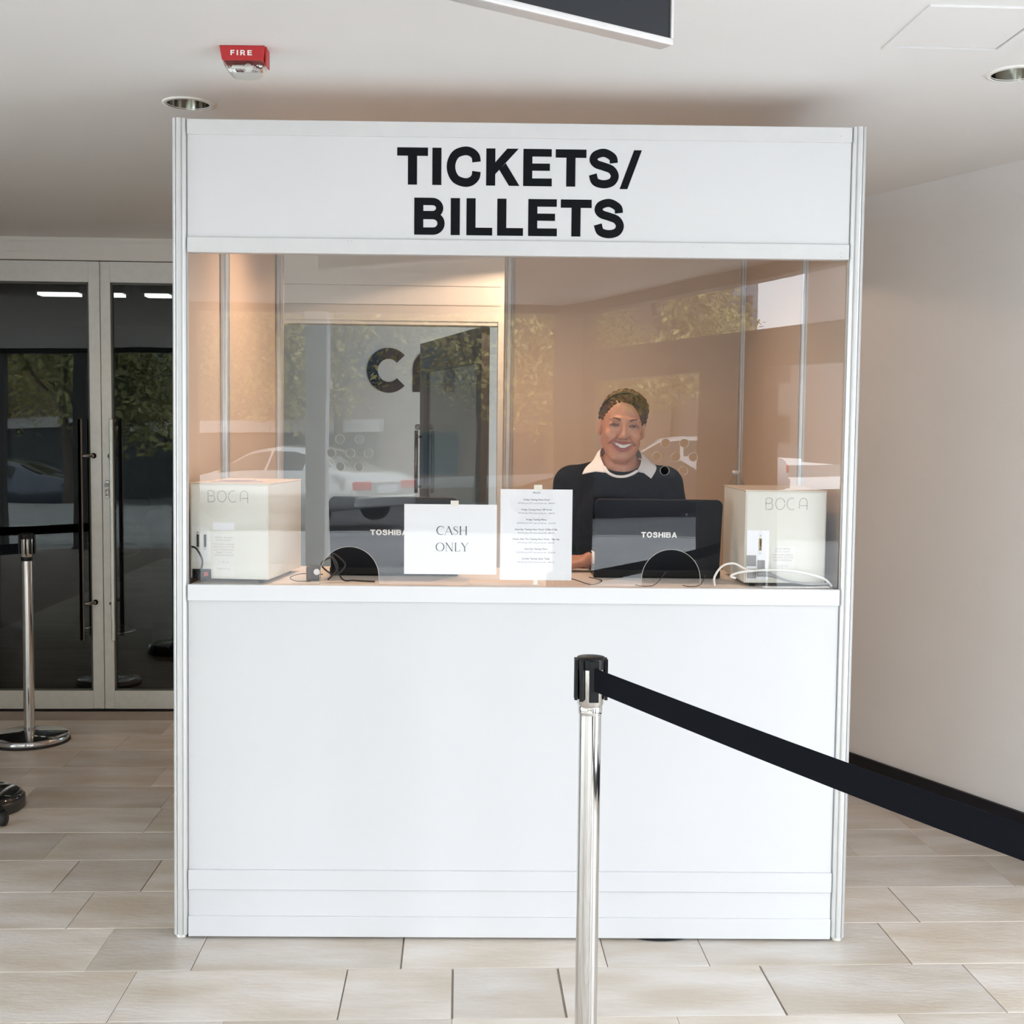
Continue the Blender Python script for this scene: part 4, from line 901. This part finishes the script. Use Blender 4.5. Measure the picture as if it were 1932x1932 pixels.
def sedan(loc, rz, paint, label, plate=True):
    t = thing('sedan', label, 'car', loc, rz, 'sedans parked across the street')
    ST = [(0, .80, .42, .78, .80), (.06, .86, .34, .90, .93), (.35, .90, .30, .97, 1.02), (.75, .905, .26, .97, 1.05), (1.35, .91, .24, .96, 1.35), (1.75, .915, .22, .95, 1.425), (2.4, .915, .22, .94, 1.44), (2.95, .915, .22, .92, 1.37),
          (3.65, .91, .24, .90, .97), (4.2, .90, .26, .82, .86), (4.6, .84, .32, .70, .73), (4.74, .70, .40, .58, .60)]
    def sec(s):
        x, w_, zb, hb, hr = s; cab = max(0, min(1, (hr-1.05)/.3)); wr = w_*(.93-.25*cab)
        return [(x, 0, zb), (x, w_*.9, zb), (x, w_, zb+.12), (x, w_*1.01, (zb+hb)/2), (x, w_*.97, hb), (x, wr, hr-.02), (x, wr*.6, hr+.012), (x, 0, hr+.02)]
    secs = [sec(s) for s in ST]; mb = MB(); n = 8
    for s_ in (1, -1):
        mb.add([(p[0], p[1]*s_, p[2]) for q in secs for p in q], [(i*n+j, (i+1)*n+j, (i+1)*n+j+1, i*n+j+1) for i in range(len(secs)-1) for j in range(n-1)], True)
        mb.add([(p[0], p[1]*s_, p[2]) for p in secs[0]], [tuple(range(n))]); mb.add([(p[0], p[1]*s_, p[2]) for p in secs[-1]], [tuple(range(n))])
    mb.build('body', paint, t)
    GLS = mat('car_glass', (.015, .02, .022), .06, coat=.5); lerp = lambda a, b, t_: tuple(a[i]+(b[i]-a[i])*t_ for i in range(3))
    for s_ in (1, -1):
        for (i0, i1) in ((4, 6), (6, 8)):
            mb = MB(); vs = []
            for i in range(i0, i1+1):
                a, b = lerp(secs[i][4], secs[i][5], .12), lerp(secs[i][4], secs[i][5], .86)
                vs += [(a[0]+(.04 if i == i0 else -.04 if i == i1 else 0), (a[1]+.008)*s_, a[2]), (b[0]+(.04 if i == i0 else -.04 if i == i1 else 0), (b[1]+.010)*s_, b[2])]
            mb.add(vs, [(2*i, 2*i+2, 2*i+3, 2*i+1) for i in range(i1-i0)]); mb.build('side_window', GLS, t)
    for (a, b, nm) in ((3, 4, 'rear_window'), (8, 7, 'windscreen')):
        A, B_ = secs[a], secs[b]; q = .1
        mb = MB(); P = [lerp(A[5], B_[5], q), lerp(A[5], B_[5], .95)]
        C_ = [lerp(A[7], B_[7], q), lerp(A[7], B_[7], .95)]
        vs = [(P[0][0], P[0][1]*.97, P[0][2]+.012), (C_[0][0], 0, C_[0][2]+.016), (P[0][0], -P[0][1]*.97, P[0][2]+.012), (P[1][0], P[1][1]*.97, P[1][2]+.012), (C_[1][0], 0, C_[1][2]+.016), (P[1][0], -P[1][1]*.97, P[1][2]+.012)]
        mb.add(vs, [(0, 1, 4, 3), (1, 2, 5, 4)]).build(nm, GLS, t)
    for x in (.98, 3.75):
        for s_ in (-1, 1):
            wh = MB().lathe([(0, -.10), (.29, -.10), (.325, -.07), (.325, .07), (.29, .10), (0, .10)], (x, s_*.80, .325), 28, 'y').build('wheel', GASK, t)
            MB().lathe([(0, .012), (.06, .012), (.2, -.01), (.215, .01), (.2, .0)], (x, s_*.80+.095*s_, .325), 24, 'y').build('hubcap', STEEL, wh)
    for s_ in (-1, 1):
        B(-.02, min(s_*.40, s_*.84), .68, .10, max(s_*.40, s_*.84), .84).build('tail_light', mat('tail_red', (.6, .03, .03), .2, emit=.4), t, .02)
        B(4.52, min(s_*.42, s_*.78), .56, 4.66, max(s_*.42, s_*.78), .68).build('headlight', mat('lamp_clear', (.7, .7, .7), .1), t, .02)
    B(-.05, -.80, .36, .06, .80, .56).build('rear_bumper', paint, t, .03, seg=2)
    B(-.035, -.26, .62, .01, .26, .76).build('number_plate', mat('plate', (.75, .76, .78), .4), t)
SILV = mat('silver_paint', (.62, .62, .60), .25, .55, coat=.6); NAVY = mat('navy_paint', (.09, .11, .15), .2, .4, coat=.8)
sedan((-2.55, -15.7, -.30), math.radians(180+34), SILV, 'silver sedan across the street, reflected in the booth window')
sedan((-9.6, -18.6, road_z(-12)), math.radians(180+4), NAVY, 'dark blue sedan reflected in the left glass door')
sedan((4.45, -18.0, -.42), math.radians(180), mat('black_paint', (.008, .009, .011), .2, coat=.3), 'black sedan in the road, reflected in the laptop and sweater of the clerk')
sedan((6.15, -22.3, -.10), math.radians(182), mat('white_paint', (.75, .75, .75), .3, coat=.5), 'white sedan behind the black one, reflected right of the clerk face')
def tree(loc, hgt, cr_, seed, col, label, n=7000):
    t = thing('street_tree', label, 'tree', loc, 0, 'street trees across the road'); r = random.Random(seed)
    pts = [(0, 0, 0), (.1, .05, hgt*.25), (-.05, .1, hgt*.5), (.1, 0, hgt*.8)]
    MB().tube(catmull(pts, 4), [.16-.01*i for i in range(13)], 8).build('trunk', mat('bark', (.14, .11, .09), .9, bump=.4, bscale=20), t)
    cl = []
    for i in range(12):
        a = r.uniform(0, 2*PI); e = (math.cos(a)*cr_*r.uniform(.4, .8), math.sin(a)*cr_*r.uniform(.3, .7), hgt*r.uniform(.34, .95)); cl.append(e)
        MB().tube(catmull([(0, .05, hgt*r.uniform(.28, .5)), (e[0]*.5, e[1]*.5, e[2]*.8), e], 4), [.05-.004*i for i in range(9)], 6).build('branch', MATS['bark'], t)
    mb = MB()
    for i in range(n):
        c = r.choice(cl); rad = cr_*.52*(r.random()**.4); u_, v_ = r.uniform(0, 2*PI), math.acos(r.uniform(-1, 1))
        p = Vector((c[0]+rad*math.sin(v_)*math.cos(u_), c[1]+rad*math.sin(v_)*math.sin(u_), c[2]+rad*.8*math.cos(v_))); s = r.uniform(.06, .13)
        a = Vector((r.uniform(-1, 1), r.uniform(-1, 1), r.uniform(-1, 1))).normalized(); b = a.cross(Vector((r.uniform(-1, 1), r.uniform(-1, 1), 1))).normalized()
        mb.add([p-a*s, p+b*s*.5, p+a*s, p-b*s*.5], [(0, 1, 2, 3)])
    mb.build('foliage', mat('leaf_'+col, {'y': (.70, .58, .22), 'g': (.50, .47, .19)}[col], .6, vscale=1.4, col2={'y': (.36, .31, .12), 'g': (.22, .22, .10)}[col]), t)['kind'] = 'stuff'
for i, (x, y, h_, c_, col, lab) in enumerate([(-8, -12.2, 5.6, 1.9, 'g', 'green street tree on the near kerb, far left'), (-5.0, -25, 8.5, 3.2, 'y', 'yellowing street tree behind the silver sedan'), (-1.2, -24.5, 8.0, 2.9, 'y', 'yellow-green street tree left of the camera axis'),
        (1.2, -26.5, 8.8, 3.0, 'g', 'green street tree across the road in the middle'), (3.8, -24.5, 8.4, 2.5, 'y', 'yellow street tree left of the tall grey building'), (-10.5, -27, 9, 3.4, 'g', 'tall green tree across the road at the left'), (-15, -26, 9, 3.4, 'y', 'yellow tree furthest left across the road')]):
    tree((x, y, road_z(x)-.1), h_, c_, i+3, col, lab)
def block(loc, sx, sy, sz, m, rows, cols, label, rz=0):
    t = thing('building', label, 'building', loc, rz); B(-sx/2, -sy/2, 0, sx/2, sy/2, sz).build('wall', m, t); B(-sx/2-.3, -sy/2-.3, sz, sx/2+.3, sy/2+.3, sz+.5).build('cornice', m, t)
    for r in range(rows):
        for c in range(cols):
            x = -sx/2+sx*(c+.5)/cols; z = sz*(r+.45)/rows; f = B(x-sx/cols*.28, sy/2, z-.7, x+sx/cols*.28, sy/2+.08, z+.9).build('window', mat('far_frame', (.16, .14, .12), .6), t)
            B(x-sx/cols*.25, sy/2+.08, z-.6, x+sx/cols*.25, sy/2+.10, z+.8).build('pane', mat('far_pane', (.05, .07, .09), .1), f)
block((-6, -40, -1), 26, 8, 10, mat('brown_brick', (.20, .15, .12), .85, var=.2, vscale=3), 3, 9, 'long brown brick building across the street')
block((9.2, -58, 0), 4.2, 6, 22, mat('blue_grey_clad', (.34, .42, .50), .5), 7, 3, 'tall blue-grey building left of the patch of sky')
block((19.5, -52, 0), 9, 10, 20, mat('brown_stone', (.55, .48, .46), .8, var=.15), 6, 5, 'brown stone building right of the patch of sky', math.radians(-14))
block((14.2, -64, 0), 8, 4, 6.8, mat('low_stone', (.55, .52, .50), .8), 2, 5, 'low stone building under the patch of sky')
t = thing('low_wall', 'long pale concrete band across the road', 'wall', (-13, -25.5, -.9)); B(-12, -.3, 0, 9, .3, 2.3).build('wall', mat('band_dark', (.06, .07, .07), .8), t); B(-12.1, -.4, 2.3, 9.1, .4, 2.65).build('coping', mat('band_pale', (.75, .74, .72), .6), t)

print('tiles', ntile)
